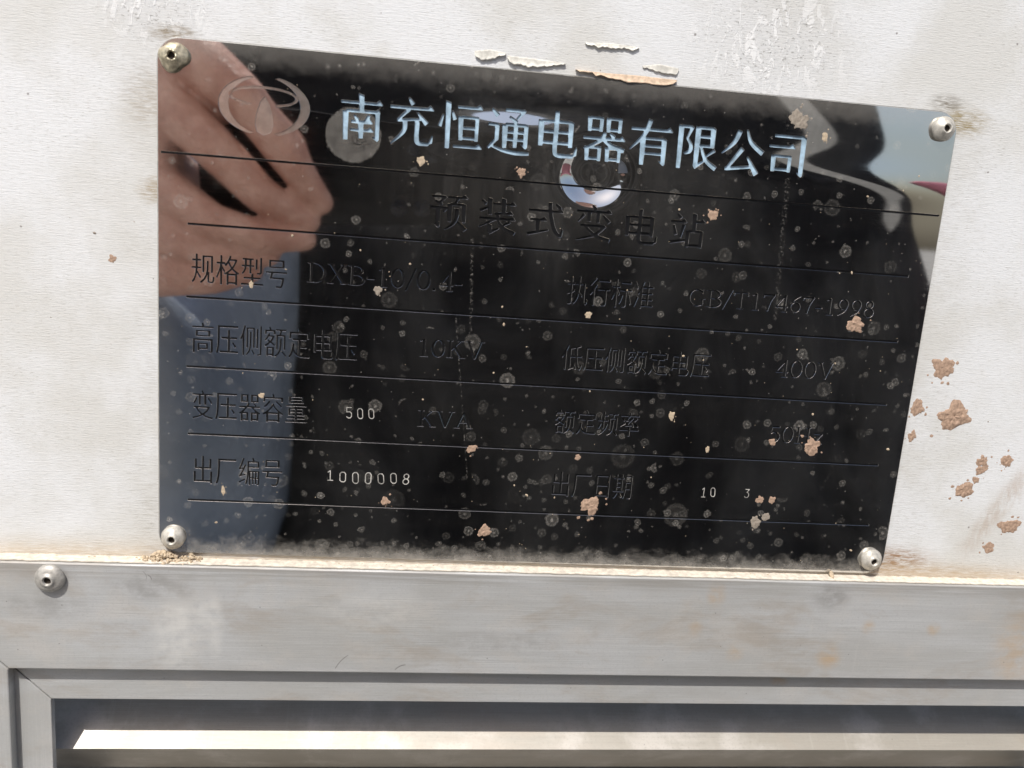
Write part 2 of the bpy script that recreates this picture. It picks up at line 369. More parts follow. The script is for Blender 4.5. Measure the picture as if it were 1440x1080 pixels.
# ------------------------------------------------------------------ the cabinet
cab = empty('substation_cabinet', W(0, 0, 0))
tag(cab, 'white painted steel cabinet with an aluminium louvre frame below the nameplate', 'cabinet')
cab.rotation_euler = (0, R_(-0.22), 0)
cab_inv = Matrix.Translation(-W(0, 0, 0))
def under_cab(o):
    o.parent = cab; o.matrix_parent_inverse = cab_inv; return o
PD = -1.0                                               # panel face lies 1 mm behind the plate face
panel = under_cab(prism('painted_panel', [(-600, -900), (800, -900), (800, 171), (-600, 171)], PD-3, PD, M['paint'], None))
XL, XR, YT, YB = -55.0, 368.0, 209.8, 480.0              # inner opening of the outer frame
FW = 40.0; RD = 6.0; g_ = 0.28
def frame(o, name, x0, y0, x1, y1, w, dback, dfront, bev):
    X0, Y0, X1, Y1 = x0-w, y0-w, x1+w, y1+w
    out = []
    for nm, poly, mt in (('top', [(X0+g_, Y0), (X1-g_, Y0), (x1-g_, y0), (x0+g_, y0)], 'alu'),
                         ('bottom', [(x0+g_, y1), (x1-g_, y1), (X1-g_, Y1), (X0+g_, Y1)], 'alu'),
                         ('left', [(X0, Y0+g_), (x0, y0+g_), (x0, y1-g_), (X0, Y1-g_)], 'alu_v'),
                         ('right', [(x1, y0+g_), (X1, Y0+g_), (X1, Y1-g_), (x1, y1-g_)], 'alu_v')):
        q = under_cab(prism(name+('_rail' if nm in ('top', 'bottom') else '_stile'), poly, dback, dfront, M[mt], None, bev)); out.append(q)
    return out
fr = frame(cab, 'frame', XL, YT, XR, YB, FW, PD-2, RD, 0.45)
# the inner ring of the louvre, 4 mm behind the frame face
IX, IY = at(68, 982, 2.0)
RW = 15.6
IX0, IY0, IX1, IY1 = IX, IY, 353.0, YB-15
X0, Y0 = XL-0.6, YT-0.6
rg = frame(cab, 'louvre', IX0, IY0, IX1, IY1, 15.4, -0.8, 2.0, 0.25)
# louvre slats: a sloping top face, a nose and an undercut lip
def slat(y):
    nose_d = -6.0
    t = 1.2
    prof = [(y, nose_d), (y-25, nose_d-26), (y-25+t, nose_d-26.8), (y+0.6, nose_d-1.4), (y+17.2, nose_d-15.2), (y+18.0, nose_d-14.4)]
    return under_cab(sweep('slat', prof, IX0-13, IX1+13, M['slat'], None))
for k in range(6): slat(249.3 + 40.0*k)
back = under_cab(prism('vent_shade_sheet', [(IX0-14, IY0-14), (IX1+14, IY0-14), (IX1+14, IY1+14), (IX0-14, IY1+14)], -62, -60, M['dark_in'], None))  # dark sheet stands in for the shade inside the cabinet

# ------------------------------------------------------------------ blind rivets
def rivet_mesh(seed, rad, hgt, rim, bore, wob):
    rnd = random.Random(seed)
    prof = [(0.0, hgt-1.1), (bore*0.55, hgt-1.05), (bore, hgt-0.9), (bore*1.08, hgt-0.05), (bore*1.3, hgt+0.08), (bore*1.62, hgt-0.02),
            (bore*1.72, hgt-0.50), (rad*0.60, hgt*0.80), (rad*0.78, hgt*0.66), (rad*0.92, hgt*0.50), (rad, hgt*0.34), (rad*0.99, hgt*0.16), (rad*0.93, 0.0), (rad*0.9, -0.4)]
    bm = bmesh.new(); n = 40; rings = []
    for i, (r, h) in enumerate(prof):
        rg_ = []
        for k in range(n):
            a = 2*math.pi*k/n
            w = 1 + wob*(noise.noise(Vector((math.cos(a)*1.3+seed, math.sin(a)*1.3, i*0.35))))
            hh = h + (wob*1.6*noise.noise(Vector((math.cos(a)*1.8, math.sin(a)*1.8+seed, 3))) if 2 <= i <= 6 else 0)
            rg_.append(bm.verts.new(((r*w*math.cos(a))/1000, -hh/1000, (r*w*math.sin(a))/1000)))
        rings.append(rg_)
    for i in range(1, len(rings)):
        for k in range(n):
            f = bm.faces.new((rings[i-1][k], rings[i-1][(k+1) % n], rings[i][(k+1) % n], rings[i][k]))
            f.material_index = 1 if i <= 2 else 0
    bmesh.ops.remove_doubles(bm, verts=bm.verts, dist=1e-7); bmesh.ops.recalc_face_normals(bm, faces=bm.faces)
    me = bpy.data.meshes.new('rivet'); bm.to_mesh(me); bm.free()
    for f in me.polygons: f.use_smooth = True
    return me
def rivet(x, y, d, seed, mat, parent, rad=4.35, hgt=2.3, bore=1.0, wob=0.10, name='rivet'):
    o = link(name, rivet_mesh(seed, rad, hgt, 0, bore, wob), [M[mat], M['hole']], parent); return o
x, y = at(66, 814, 7.5)
rv = rivet(x, y, RD, 5, 'rivet_g', None, 5.0, 3.4, 1.25, 0.06)
rv.location = W(x, y, RD) - fr[0].matrix_world.translation
rv.parent = cab; rv.matrix_parent_inverse = cab_inv; rv.location = W(x, y, RD)

# ================================================================== LETTERING
def sarea(L): return 0.5*sum(a[0]*b[1]-b[0]*a[1] for a, b in zip(L, L[1:]+L[:1]))
# strokes are drawn on a 100 x 100 cell (y down), rasterised, joined and traced back to outlines
def poly_mask(polys, w, h, s, pad):
    """union of polygons -> boolean grid, s samples per unit"""
    nx, ny = int((w+2*pad)*s), int((h+2*pad)*s)
    X = (np.arange(nx)+0.5)/s - pad; Y = (np.arange(ny)+0.5)/s - pad
    out = np.zeros((ny, nx), bool)
    for P in polys: out |= evenodd([P], X, Y)
    return out
def evenodd(loops, X, Y):
    out = np.zeros((len(Y), len(X)), bool)
    for P in loops:
        n = len(P)
        for i in range(n):
            x0, y0 = P[i]; x1, y1 = P[(i+1) % n]
            if y0 == y1: continue
            ya, yb = min(y0, y1), max(y0, y1)
            j0, j1 = np.searchsorted(Y, ya, 'left'), np.searchsorted(Y, yb, 'left')
            if j1 <= j0: continue
            xs = x0 + (Y[j0:j1]-y0)*(x1-x0)/(y1-y0)
            out[j0:j1] ^= X[None, :] > xs[:, None]
    return out
def blur(m, k):
    f = m.astype(float)
    for _ in range(k):
        f = np.pad(f, 1); f = (f[:-2]+2*f[1:-1]+f[2:])/4; f = (f[:, :-2]+2*f[:, 1:-1]+f[:, 2:])/4
    return f
def trace(f, s, pad):
    f = np.pad(f, 1); ny, nx = f.shape; b = f > 0.5
    c = b[:-1, :-1]*1 + b[:-1, 1:]*2 + b[1:, 1:]*4 + b[1:, :-1]*8
    jj, ii = np.where((c > 0) & (c < 15))
    nxt = {}
    tab = {1: 'LT', 2: 'TR', 3: 'LR', 4: 'RB', 5: 'LTRB', 6: 'TB', 7: 'LB', 8: 'BL', 9: 'BT', 10: 'TRBL', 11: 'BR', 12: 'RL', 13: 'RT', 14: 'TL'}
    def key(j, i, e):
        return ('h', j, i) if e == 'T' else ('h', j+1, i) if e == 'B' else ('v', j, i) if e == 'L' else ('v', j, i+1)
    for j, i in zip(jj.tolist(), ii.tolist()):
        t = tab[int(c[j, i])]
        for q in range(0, len(t), 2): nxt[key(j, i, t[q])] = key(j, i, t[q+1])
    def pt(k):
        o, j, i = k
        a = f[j, i]; bb = f[j, i+1] if o == 'h' else f[j+1, i]
        u = (0.5-a)/(bb-a) if bb != a else 0.5
        x, y = (i+u, j) if o == 'h' else (i, j+u)
        return ((x-0.5)/s - pad, (y-0.5)/s - pad)
    loops = []
    while nxt:
        k0 = next(iter(nxt)); k = k0; L = []
        while k in nxt:
            L.append(pt(k)); k = nxt.pop(k)
        if len(L) > 5: loops.append(L)
    return loops
def rdp(P, tol):
    P = np.array(P); n = len(P)
    a = 0; b = int(np.argmax(((P-P[0])**2).sum(1)))
    keep = np.zeros(n, bool); keep[[a, b]] = True
    Q = np.vstack([P, P[:1]]); st = [(a, b), (b, n)]
    while st:
        i, j = st.pop()
        if j-i < 2: continue
        u = Q[j]-Q[i]; L = math.hypot(*u) or 1e-9
        dd = np.abs((Q[i+1:j]-Q[i])@np.array([-u[1], u[0]]))/L
        k = int(np.argmax(dd))
        if dd[k] > tol: keep[i+1+k] = True; st += [(i, i+1+k), (i+1+k, j)]
    return P[keep].tolist()

# stroke vocabulary
def Hs(x1, y, x2, t=6.5, s=1, y2=None):
    y2 = y if y2 is None else y2; h = t/2
    if not s: return [[(x1, y-h), (x2, y2-h), (x2, y2+h), (x1, y+h)]]
    return [[(x1, y-h), (x2-13, y2-h), (x2-7, y2-h-5.5), (x2+1, y2+h*0.3), (x2, y2+h), (x1, y+h)]]
def Vs(x, y1, y2, t=9.5, head=1):
    h = t/2
    if head: return [[(x-h-2.5, y1-1), (x+h, y1+2.5), (x+h, y2), (x-h, y2)]]
    return [[(x-h, y1), (x+h, y1), (x+h, y2), (x-h, y2)]]
def Ps(*pts, closed=False):
    """poly-line with a width at every point, smoothed"""
    P = [np.array(p, float) for p in pts]
    if len(P) > 2 and not closed:
        Q = []
        for i in range(len(P)-1):
            p0 = P[max(i-1, 0)]; p1, p2 = P[i], P[i+1]; p3 = P[min(i+2, len(P)-1)]
            for u in (0, .25, .5, .75):
                Q.append(0.5*((2*p1)+(-p0+p2)*u+(2*p0-5*p1+4*p2-p3)*u*u+(-p0+3*p1-3*p2+p3)*u**3))
        P = Q+[P[-1]]
    out = []
    L, Rr = [], []
    n = len(P)
    for i in range(n):
        a = P[(i-1) % n] if (closed or i > 0) else P[i]; b = P[(i+1) % n] if (closed or i < n-1) else P[i]
        t = b[:2]-a[:2]; t = t/(np.hypot(*t) or 1); nn = np.array([-t[1], t[0]])*max(P[i][2], 1.5)/2
        L.append(tuple(P[i][:2]+nn)); Rr.append(tuple(P[i][:2]-nn))
    for i in range(n if closed else n-1):
        j = (i+1) % n; out.append([L[i], L[j], Rr[j], Rr[i]])
    return out
def box(x0, y0, x1, y1, tv=8.5, th=6):
    return Vs(x0, y0-2, y1+4, tv) + Vs(x1, y0, y1+4, tv, 0) + Hs(x0, y0, x1+3, th, 0) + Hs(x0, y1-1, x1, th, 0)
def hook(x, y, t=9): return [[(x+t/2, y-6), (x+t/2, y), (x+t*0.1, y+4), (x-10, y-5), (x-10, y-7.5), (x-t/2, y-5)]]
CJK = {
 '南': Hs(6, 21, 94)+Vs(50, 2, 38)+Vs(17, 38, 99)+Hs(17, 38, 84, 6.5, 0)+Vs(84, 36, 95, 9.5, 0)+hook(84, 95)+[[(79, 36), (85, 31), (90, 38), (88, 44)]]
       + Ps((34, 46, 4), (43, 56, 8))+Ps((67, 45, 8), (57, 58, 4))+Hs(28, 60, 74)+Hs(26, 77, 76)+Vs(50, 58, 94),
 '充': Ps((43, 1, 4), (53, 15, 10))+Hs(4, 22, 97)+Ps((46, 24, 8), (22, 47, 5))+Ps((20, 49, 7), (78, 43, 5))+Ps((62, 30, 4), (84, 53, 11))
       + Ps((37, 51, 10), (34, 72, 9), (8, 98, 3))+Ps((63, 48, 10), (63, 86, 10), (70, 94, 9), (90, 94, 7))+[[(85, 96), (97, 92), (98, 76), (95, 75), (90, 88)]],
 '恒': Vs(23, 0, 99)+Ps((12, 28, 4), (5, 54, 9))+Ps((31, 20, 4), (38, 38, 9))+Hs(42, 11, 97)+Hs(36, 93, 99)+box(51, 31, 86, 76)+Hs(51, 54, 86, 6, 0),
 '通': Ps((11, 7, 5), (25, 22, 11))+Hs(4, 40, 26, 6.5, 0)+Ps((24, 38, 9), (24, 72, 9))+Ps((24, 70, 7), (6, 90, 6))+Ps((12, 84, 5), (38, 93, 7), (70, 97, 9), (98, 96, 7))
       + Hs(40, 8, 84, 6.5, 0)+Ps((84, 6, 8), (66, 26, 5))+Ps((50, 21, 5), (67, 33, 9))+Vs(42, 38, 88)+Hs(42, 38, 88, 6.5, 0)+Vs(88, 36, 84, 9.5, 0)+hook(88, 84)+Hs(44, 54, 86, 6, 0)+Hs(44, 69, 86, 6, 0)+Vs(65, 38, 86, 8.5, 0),
 '电': Vs(15, 21, 76)+Hs(15, 23, 82, 6.5, 0)+Vs(82, 20, 76, 9.5)+Hs(15, 45, 82, 6.5, 0)+Hs(15, 68, 82, 6.5, 0)+Ps((48, 1, 9), (48, 50, 10), (48, 84, 10), (56, 94, 9), (90, 94, 8))+[[(84, 97), (97, 92), (98, 74), (95, 73), (90, 88)]],
 '器': box(16, 7, 42, 32, 7.5)+box(58, 7, 84, 32, 7.5)+box(14, 70, 42, 95, 7.5)+box(60, 70, 87, 95, 7.5)+Hs(3, 50, 98)+Ps((52, 36, 8), (42, 55, 8), (6, 74, 3))+Ps((46, 51, 5), (68, 64, 9), (98, 73, 10))+Ps((62, 37, 4), (74, 46, 9)),
 '有': Hs(3, 22, 98)+Ps((46, 0, 10), (34, 34, 9), (3, 67, 3))+Vs(33, 40, 99)+Hs(33, 41, 82, 6.5, 0)+Vs(82, 38, 94)+hook(82, 94)+Hs(35, 57, 82, 6, 0)+Hs(35, 73, 82, 6, 0),
 '限': Vs(12, 5, 99)+Hs(12, 8, 36, 6.5, 0)+Ps((37, 7, 8), (26, 33, 5))+Ps((26, 32, 5), (36, 46, 8), (35, 60, 9), (22, 66, 4))+Vs(51, 6, 92)+Hs(51, 8, 86, 6.5, 0)+Vs(86, 5, 50)+Hs(51, 27, 86, 6, 0)+Hs(51, 47, 86, 6, 0)
       + Ps((48, 94, 10), (70, 79, 4))+Ps((93, 54, 8), (74, 69, 4))+Ps((60, 48, 5), (74, 77, 9), (99, 94, 11)),
 '公': Ps((41, 6, 11), (29, 34, 9), (3, 58, 3))+Ps((57, 3, 4), (69, 30, 9), (99, 52, 12))+Ps((51, 44, 11), (20, 88, 7))+Ps((14, 91, 8), (82, 82, 7))+Ps((64, 62, 5), (89, 99, 13)),
 '司': Hs(16, 10, 86, 7, 0)+Vs(87, 6, 93, 10)+hook(87, 93, 10)+Hs(6, 33, 68)+box(20, 54, 58, 84),
 '预': Hs(6, 9, 42, 7, 0)+Ps((43, 8, 9), (26, 27, 5))+Ps((16, 20, 5), (33, 32, 10))+Hs(3, 39, 42, 7, 0)+Ps((46, 36, 9), (38, 51, 5))+Vs(25, 38, 90)+hook(25, 90)
       + Hs(48, 9, 99)+Ps((75, 11, 7), (67, 27, 5))+Vs(55, 27, 76)+Hs(55, 28, 92, 6.5, 0)+Vs(92, 25, 76)+Ps((74, 38, 9), (73, 62, 9), (64, 82, 7), (43, 98, 3))+Ps((76, 74, 5), (97, 97, 12)),
 '装': Ps((8, 9, 5), (20, 19, 10))+Ps((4, 38, 9), (27, 27, 5))+Vs(31, 2, 48)+Hs(38, 17, 97)+Vs(67, 1, 44)+Hs(43, 43, 92)+Ps((46, 45, 5), (55, 55, 9))+Hs(3, 58, 98)+Ps((47, 58, 8), (4, 83, 3))+Vs(33, 73, 97)+Ps((31, 97, 10), (57, 84, 4))
       + Ps((85, 65, 8), (67, 76, 4))+Ps((51, 59, 5), (68, 82, 9), (99, 96, 11)),
 '式': Hs(4, 26, 96)+Ps((60, 2, 10), (63, 36, 10), (76, 78, 10), (92, 95, 7))+[[(86, 96), (96, 97), (99, 74), (95, 73), (90, 88)]]+Ps((75, 5, 5), (88, 18, 10))+Hs(9, 51, 54)+Vs(31, 50, 86)+Ps((4, 92, 9), (60, 78, 5)),
 '变': Ps((45, 0, 5), (55, 13, 10))+Hs(4, 18, 97)+Vs(38, 18, 46, 9, 0)+Vs(62, 18, 48, 9, 0)+Ps((24, 26, 9), (8, 48, 4))+Ps((74, 26, 4), (93, 46, 11))+Hs(16, 57, 78, 7, 0)+Ps((82, 55, 10), (56, 82, 8), (6, 98, 3))+Ps((28, 58, 5), (58, 84, 9), (98, 96, 11)),
 '站': Ps((20, 4, 5), (31, 17, 10))+Hs(4, 26, 47)+Ps((12, 36, 5), (20, 64, 10))+Ps((40, 34, 9), (33, 72, 5))+Ps((3, 86, 9), (48, 77, 6))+Vs(69, 1, 52)+Hs(69, 24, 98)+box(53, 52, 91, 93),
}
def arc(cx, cy, rx, ry, a0, a1, wt, wk, n=28, closed=False):
    pts = []
    for i in range(n if closed else n+1):
        a = R_(a0+(a1-a0)*i/n); pts.append((cx+rx*math.cos(a), cy+ry*math.sin(a), wt+(wk-wt)*abs(math.cos(a))))
    P = [(p[0], p[1], p[2]) for p in pts]
    out = []
    n2 = len(P)
    for i in range(n2 if closed else n2-1):
        out += Ps(P[i], P[(i+1) % n2])
    return out
def sf(x, y, w=26): return [[(x-w/2, y-2.2), (x+w/2, y-2.2), (x+w/2, y+2.2), (x-w/2, y+2.2)]]
LAT = {
 '0': (60, arc(30, 50, 23, 46, 0, 360, 5, 10, 36, True)), '1': (60, Vs(31, 4, 98, 10, 0)+Ps((14, 17, 4), (33, 5, 7))+sf(31, 97, 34)),
 '4': (60, Ps((44, 4, 6), (6, 70, 5))+Hs(4, 70, 58, 7, 0)+Vs(44, 3, 98, 10, 0)+sf(44, 97, 26)),
 '5': (60, Hs(16, 7, 52, 9, 0)+Ps((17, 6, 5), (12, 46, 4))+arc(27, 67, 24, 28, -130, 140, 5, 10)),
 '6': (60, arc(30, 68, 21, 28, 0, 360, 5, 10, 36, True)+Ps((52, 4, 4), (24, 26, 8), (10, 62, 10))),
 '7': (60, Hs(6, 7, 56, 9, 0)+Ps((55, 6, 6), (36, 50, 8), (26, 99, 10))+Ps((8, 6, 5), (5, 24, 4))),
 '8': (60, arc(30, 25, 17, 21, 0, 360, 5, 9, 32, True)+arc(30, 72, 22, 25, 0, 360, 5, 10, 36, True)),
 '9': (60, arc(30, 32, 21, 28, 0, 360, 5, 10, 36, True)+Ps((50, 40, 10), (38, 74, 8), (10, 97, 4))),
 '-': (40, Hs(4, 62, 36, 8, 0)), '/': (46, Ps((4, 108, 6), (42, -6, 6))), '.': (34, Vs(14, 88, 99, 11, 0)),
 'D': (84, Vs(20, 2, 98, 9, 0)+sf(16, 4, 24)+sf(16, 96, 24)+arc(30, 50, 44, 47, -90, 90, 5, 10)),
 'X': (80, Ps((14, 3, 11), (66, 97, 11))+Ps((66, 3, 5), (14, 97, 5))+sf(14, 4)+sf(66, 4)+sf(14, 96)+sf(66, 96)),
 'B': (76, Vs(20, 2, 98, 9, 0)+sf(16, 4, 24)+sf(16, 96, 24)+arc(34, 26, 28, 22, -90, 90, 5, 9)+arc(34, 72, 34, 25, -90, 90, 5, 10)+Hs(20, 4, 35, 5, 0)+Hs(20, 48, 35, 5, 0)+Hs(20, 97, 35, 5, 0)),
 'G': (82, arc(44, 50, 34, 46, -325, -45, 5, 10)+Vs(68, 55, 92, 9, 0)+sf(68, 56, 26)+Ps((70, 4, 4), (68, 26, 4))),
 'T': (74, Hs(6, 6, 68, 6, 0)+Vs(37, 4, 98, 10, 0)+sf(37, 96, 30)+Ps((7, 5, 5), (5, 24, 4))+Ps((67, 5, 5), (69, 24, 4))),
 'K': (82, Vs(20, 2, 98, 9, 0)+sf(18, 4, 26)+sf(18, 96, 26)+Ps((64, 3, 5), (24, 56, 5))+Ps((38, 38, 10), (70, 97, 10))+sf(64, 4)+sf(70, 96)),
 'V': (80, Ps((14, 3, 10), (42, 97, 9))+Ps((68, 3, 5), (42, 97, 5))+sf(14, 4)+sf(68, 4)),
 'A': (80, Ps((40, 2, 5), (12, 97, 5))+Ps((40, 2, 9), (68, 97, 10))+Hs(22, 64, 58, 5, 0)+sf(12, 96)+sf(68, 96)),
 'H': (86, Vs(20, 2, 98, 9, 0)+Vs(66, 2, 98, 9, 0)+Hs(20, 50, 66, 5, 0)+sf(20, 4)+sf(66, 4)+sf(20, 96)+sf(66, 96)),
 'z': (56, Hs(8, 38, 48, 6, 0)+Ps((46, 38, 8), (10, 95, 8))+Hs(8, 96, 50, 6, 0)),
}
def mono(*ls):
    out = []
    for L in ls:
        for a, b in zip(L[:-1], L[1:]): out += Ps((*a, 6.5), (*b, 6.5))
        for a in L: out.append([(a[0]+3.2*math.cos(q), a[1]+3.2*math.sin(q)) for q in np.linspace(0, 2*math.pi, 9)[:-1]])
    return out
def ov(cx, cy, rx, ry, a0=0, a1=360, n=18): return [(cx+rx*math.cos(R_(a0+(a1-a0)*i/n)), cy+ry*math.sin(R_(a0+(a1-a0)*i/n))) for i in range(n+1)]
SCR = {'0': mono([(12, 22), (24, 8), (42, 8), (52, 22), (52, 78), (42, 92), (24, 92), (12, 78), (12, 22)]),
       '1': mono([(18, 22), (34, 8), (34, 92)], [(16, 92), (52, 92)]),
       '5': mono([(50, 8), (14, 8), (14, 44), (38, 42), (52, 54), (52, 78), (42, 92), (24, 92), (12, 82)]),
       '8': mono(ov(32, 28, 17, 20), ov(32, 71, 20, 22)),
       '3': mono([(14, 8), (50, 8), (30, 40), (44, 44), (52, 58), (52, 76), (42, 92), (22, 92), (12, 80)])}

# outlines of the smaller Chinese captions come from the built-in interface typeface
def font_loops(ch):
    cu = bpy.data.curves.new('t', 'FONT'); cu.body = ch; cu.resolution_u = 4
    o = bpy.data.objects.new('t', cu); C.objects.link(o)
    dg = bpy.context.evaluated_depsgraph_get(); dg.update()
    me = bpy.data.meshes.new_from_object(o.evaluated_get(dg))
    cnt = {}
    for p in me.polygons:
        for e in p.edge_keys: cnt[e] = cnt.get(e, 0)+1
    adj = {}
    for (a, b), n in cnt.items():
        if n == 1: adj.setdefault(a, []).append(b); adj.setdefault(b, []).append(a)
    seen = set(); loops = []
    for s in adj:
        if s in seen: continue
        L = [s]; seen.add(s); cur = s
        while True:
            nx = [q for q in adj[cur] if q not in seen]
            if not nx: break
            cur = nx[0]; seen.add(cur); L.append(cur)
        if len(L) > 2: loops.append([tuple(me.vertices[i].co[:2]) for i in L])
    bpy.data.objects.remove(o); bpy.data.curves.remove(cu); bpy.data.meshes.remove(me)
    return loops
_cache = {}
def glyph(ch, style):
    """loops in a cell 0..w x 0..100, y down; returns (w, loops)"""
    k = (ch, style)
    if k in _cache: return _cache[k]
    if style == 'song':
        s = 1.5; m = poly_mask(CJK[ch], 100, 104, s, 6); L = trace(blur(m, 2), s, 6); w = 100
    elif style == 'latin':
        w, st = LAT[ch]; s = 1.3; m = poly_mask(st, w, 104, s, 12); L = trace(blur(m, 1), s, 12)
    elif style == 'scribe':
        w = 64; s = 1.1; m = poly_mask([[(32+(a_-32)*0.72, b_) for a_, b_ in P_] for P_ in SCR[ch]], 64, 100, s, 8); L = trace(blur(m, 1), s, 8)
    else:
        src = font_loops(ch); a = np.vstack([np.array(l) for l in src])
        lo, hi = -0.12, 0.88
        ls = [[(p[0]*100, (hi-p[1])*100) for p in l] for l in src]
        s = 1.5; n = int(120*s)
        X = (np.arange(n)+0.5)/s - 10; Y = X
        m = evenodd(ls, X, Y)
        m = m & np.roll(m, 3, 0)                      # slimmer horizontals, as in the photograph's typeface
        L = trace(blur(m, 1), s, 10); w = 100
    L = [rdp(l, 0.45) for l in L]; L = [l for l in L if len(l) > 2]
    if L and sarea(max(L, key=lambda l: abs(sarea(l)))) < 0: L = [l[::-1] for l in L]
    _cache[k] = (w, L); return _cache[k]

# ================================================================== NAMEPLATE
PX0, PX1, PY0, PY1, PR = -4.7, 266.6, -5.75, 167.2, 7.0
T_TOP, T_FLOOR = 0.0, -0.45                              # mirror face, floor of the engraving
plate = empty('nameplate', W(131, 167, 0))
tag(plate, 'dark mirror polished steel nameplate engraved with Chinese text, riveted to the white panel', 'nameplate')
plate_inv = Matrix.Translation(-W(131, 167, 0))
def on_plate(o, par=None):
    o.parent = par or plate
    if par is None: o.matrix_parent_inverse = plate_inv
    return o
def rounded(x0, y0, x1, y1, r, n=8):
    P = []
    for cx, cy, a in ((x1-r, y0+r, -90), (x1-r, y1-r, 0), (x0+r, y1-r, 90), (x0+r, y0+r, 180)):
        for i in range(n+1):
            q = R_(a+90*i/n); P.append((cx+r*math.cos(q), cy+r*math.sin(q)))
    return P
def fill_curve(name, loops, extrude, bevel, d, mat, fill='BOTH', boff=True):
    cu = bpy.data.curves.new(name, 'CURVE'); cu.dimensions = '2D'; cu.fill_mode = fill
    for L in loops:
        s = cu.splines.new('POLY'); s.points.add(len(L)-1); s.use_cyclic_u = True
        co = []
        for x, y in L: co += [x/1000, -y/1000, 0, 1]
        s.points.foreach_set('co', co)
    cu.extrude = extrude/2000; cu.bevel_depth = bevel/1000; cu.bevel_resolution = 1
    if boff and bevel: cu.offset = -bevel/1000
    o = bpy.data.objects.new(name, cu); C.objects.link(o)
    dg = bpy.context.evaluated_depsgraph_get(); dg.update()
    me = bpy.data.meshes.new_from_object(o.evaluated_get(dg)); bpy.data.objects.remove(o); bpy.data.curves.remove(cu)
    # curve plane (x, up) -> wall
    co = np.empty(len(me.vertices)*3); me.vertices.foreach_get('co', co); co = co.reshape(-1, 3)
    q = np.stack([co[:, 0], -co[:, 2] - d/1000, co[:, 1] + Z0], 1)
    me.vertices.foreach_set('co', q.ravel()); me.name = name
    me.update(); return me
def flat_fill(name, loops, d, mat, parent):
    me = fill_curve(name, loops, 0, 0, d, mat, 'FRONT')
    if len(me.polygons) and sum(p.normal.y*p.area for p in me.polygons) > 0: me.flip_normals()
    o = link(name, me, mat); return o

holes = []
def text(chars, style, xl, yt, xr, yb, name, mat, label, pitch=None, depth=True):
    """set chars into the box xl..xr, yt..yb (mm)"""
    line = on_plate(empty(name, (0, 0, 0))); line.matrix_parent_inverse = plate_inv
    tag(line, label)
    gl = [glyph(c, style) for c in chars if c != ' ']
    tot = sum(w for w, _ in gl)
    x = xl; sx = None
    n = len(gl)
    if pitch:                                            # separate square cells
        cw, step = pitch; xs = [xl + i*step for i in range(n)]; sxs = [cw/100]*n
    else:
        k = (xr-xl)/tot; xs = []; acc = xl
        for w, _ in gl: xs.append(acc); acc += w*k
        sxs = [k]*n
    sy = (yb-yt)/100
    for (w, L), x, sx in zip(gl, xs, sxs):
        ja, jy, jk = (random.uniform(-0.07, 0.07), random.uniform(-0.25, 0.25), random.uniform(0.93, 1.07)) if style == 'scribe' else (0, 0, 1)
        P = [[(x+(p[0]-(p[1]-50)*ja)*sx, yt+jy+p[1]*sy*jk) for p in l] for l in L]
        if depth:
            holes.extend(P); q = flat_fill('character', P, T_FLOOR+0.03, mat, line)
        else:
            q = link('character', fill_curve('character', P, 0.04, 0, T_TOP+0.02, mat), mat)
        q.parent = line; q.matrix_parent_inverse = plate_inv @ Matrix.Identity(4)
        q.matrix_parent_inverse = Matrix.Identity(4)
    return line
def span(p0, p1, p2):
    """left-top, left-bottom, right-any pixel -> xl, yt, xr, yb"""
    xa, ya = at(*p0); xb, yb = at(*p1); xc, _ = at(*p2); return (xa+xb)/2, ya, xc, yb

def setline(chars, style, p0, p1, p2, name, mat, label, pitch_px=None, depth=True):
    xl, yt, xr, yb = span(p0, p1, p2)
    n = len(chars)
    pitch = None
    if pitch_px: cw = pitch_px; pitch = (cw, ((xr-cw)-xl)/(n-1))
    return text(chars, style, xl, yt, xr, yb, name, mat, label, pitch, depth)
setline('南充恒通电器有限公司', 'song', (475, 127), (475, 196), (1137, 215), 'title_text', M['blue'], 'company name in large pale blue characters', pitch_px=15.3)
setline('预装式变电站', 'song', (603, 270), (603, 322), (992, 320), 'subtitle_text', M['black'], 'widely spaced black product name under the company name', pitch_px=13.0)
def cap(chars, p0, p1, p2, label):
    setline(chars, 'caption', p0, p1, p2, 'caption_text', M['black'], label)
def lat(chars, p0, p1, p2, label):
    setline(chars, 'latin', p0, p1, p2, 'value_text', M['black'], label)
def scr(chars, p0, p1, p2, label):
    setline(chars, 'scribe', p0, p1, p2, 'stamped_text', M['scribe'], label, depth=False)
cap('规格型号', (268, 353), (268, 399), (406, 385), 'engraved caption reading 规格型号')
lat('DXB-10/0.4-', (431, 368), (431, 397), (652, 390), 'engraved serif value DXB-10/0.4-')
cap('执行标准', (797, 385), (797, 429), (921, 410), 'engraved caption reading 执行标准')
lat('GB/T17467-1998', (966, 405), (966, 430), (1231, 430), 'engraved serif value GB/T17467-1998')
cap('高压侧额定电压', (268, 450), (268, 497), (504, 485), 'engraved caption reading 高压侧额定电压')
lat('10KV', (586, 475), (586, 501), (681, 490), 'engraved serif value 10KV')
cap('低压侧额定电压', (789, 482), (789, 521), (1001, 505), 'engraved caption reading 低压侧额定电压')
lat('400V', (1090, 505), (1090, 530), (1174, 520), 'engraved serif value 400V')
cap('变压器容量', (268, 546), (268, 590), (433, 570), 'engraved caption reading 变压器容量')
lat('KVA', (586, 576), (586, 600), (665, 590), 'engraved serif unit KVA')
cap('额定频率', (779, 573), (779, 610), (901, 590), 'engraved caption reading 额定频率')
lat('50Hz', (1080, 598), (1080, 622), (1159, 612), 'engraved serif value 50Hz')
cap('出厂编号', (269, 638), (269, 681), (399, 660), 'engraved caption reading 出厂编号')
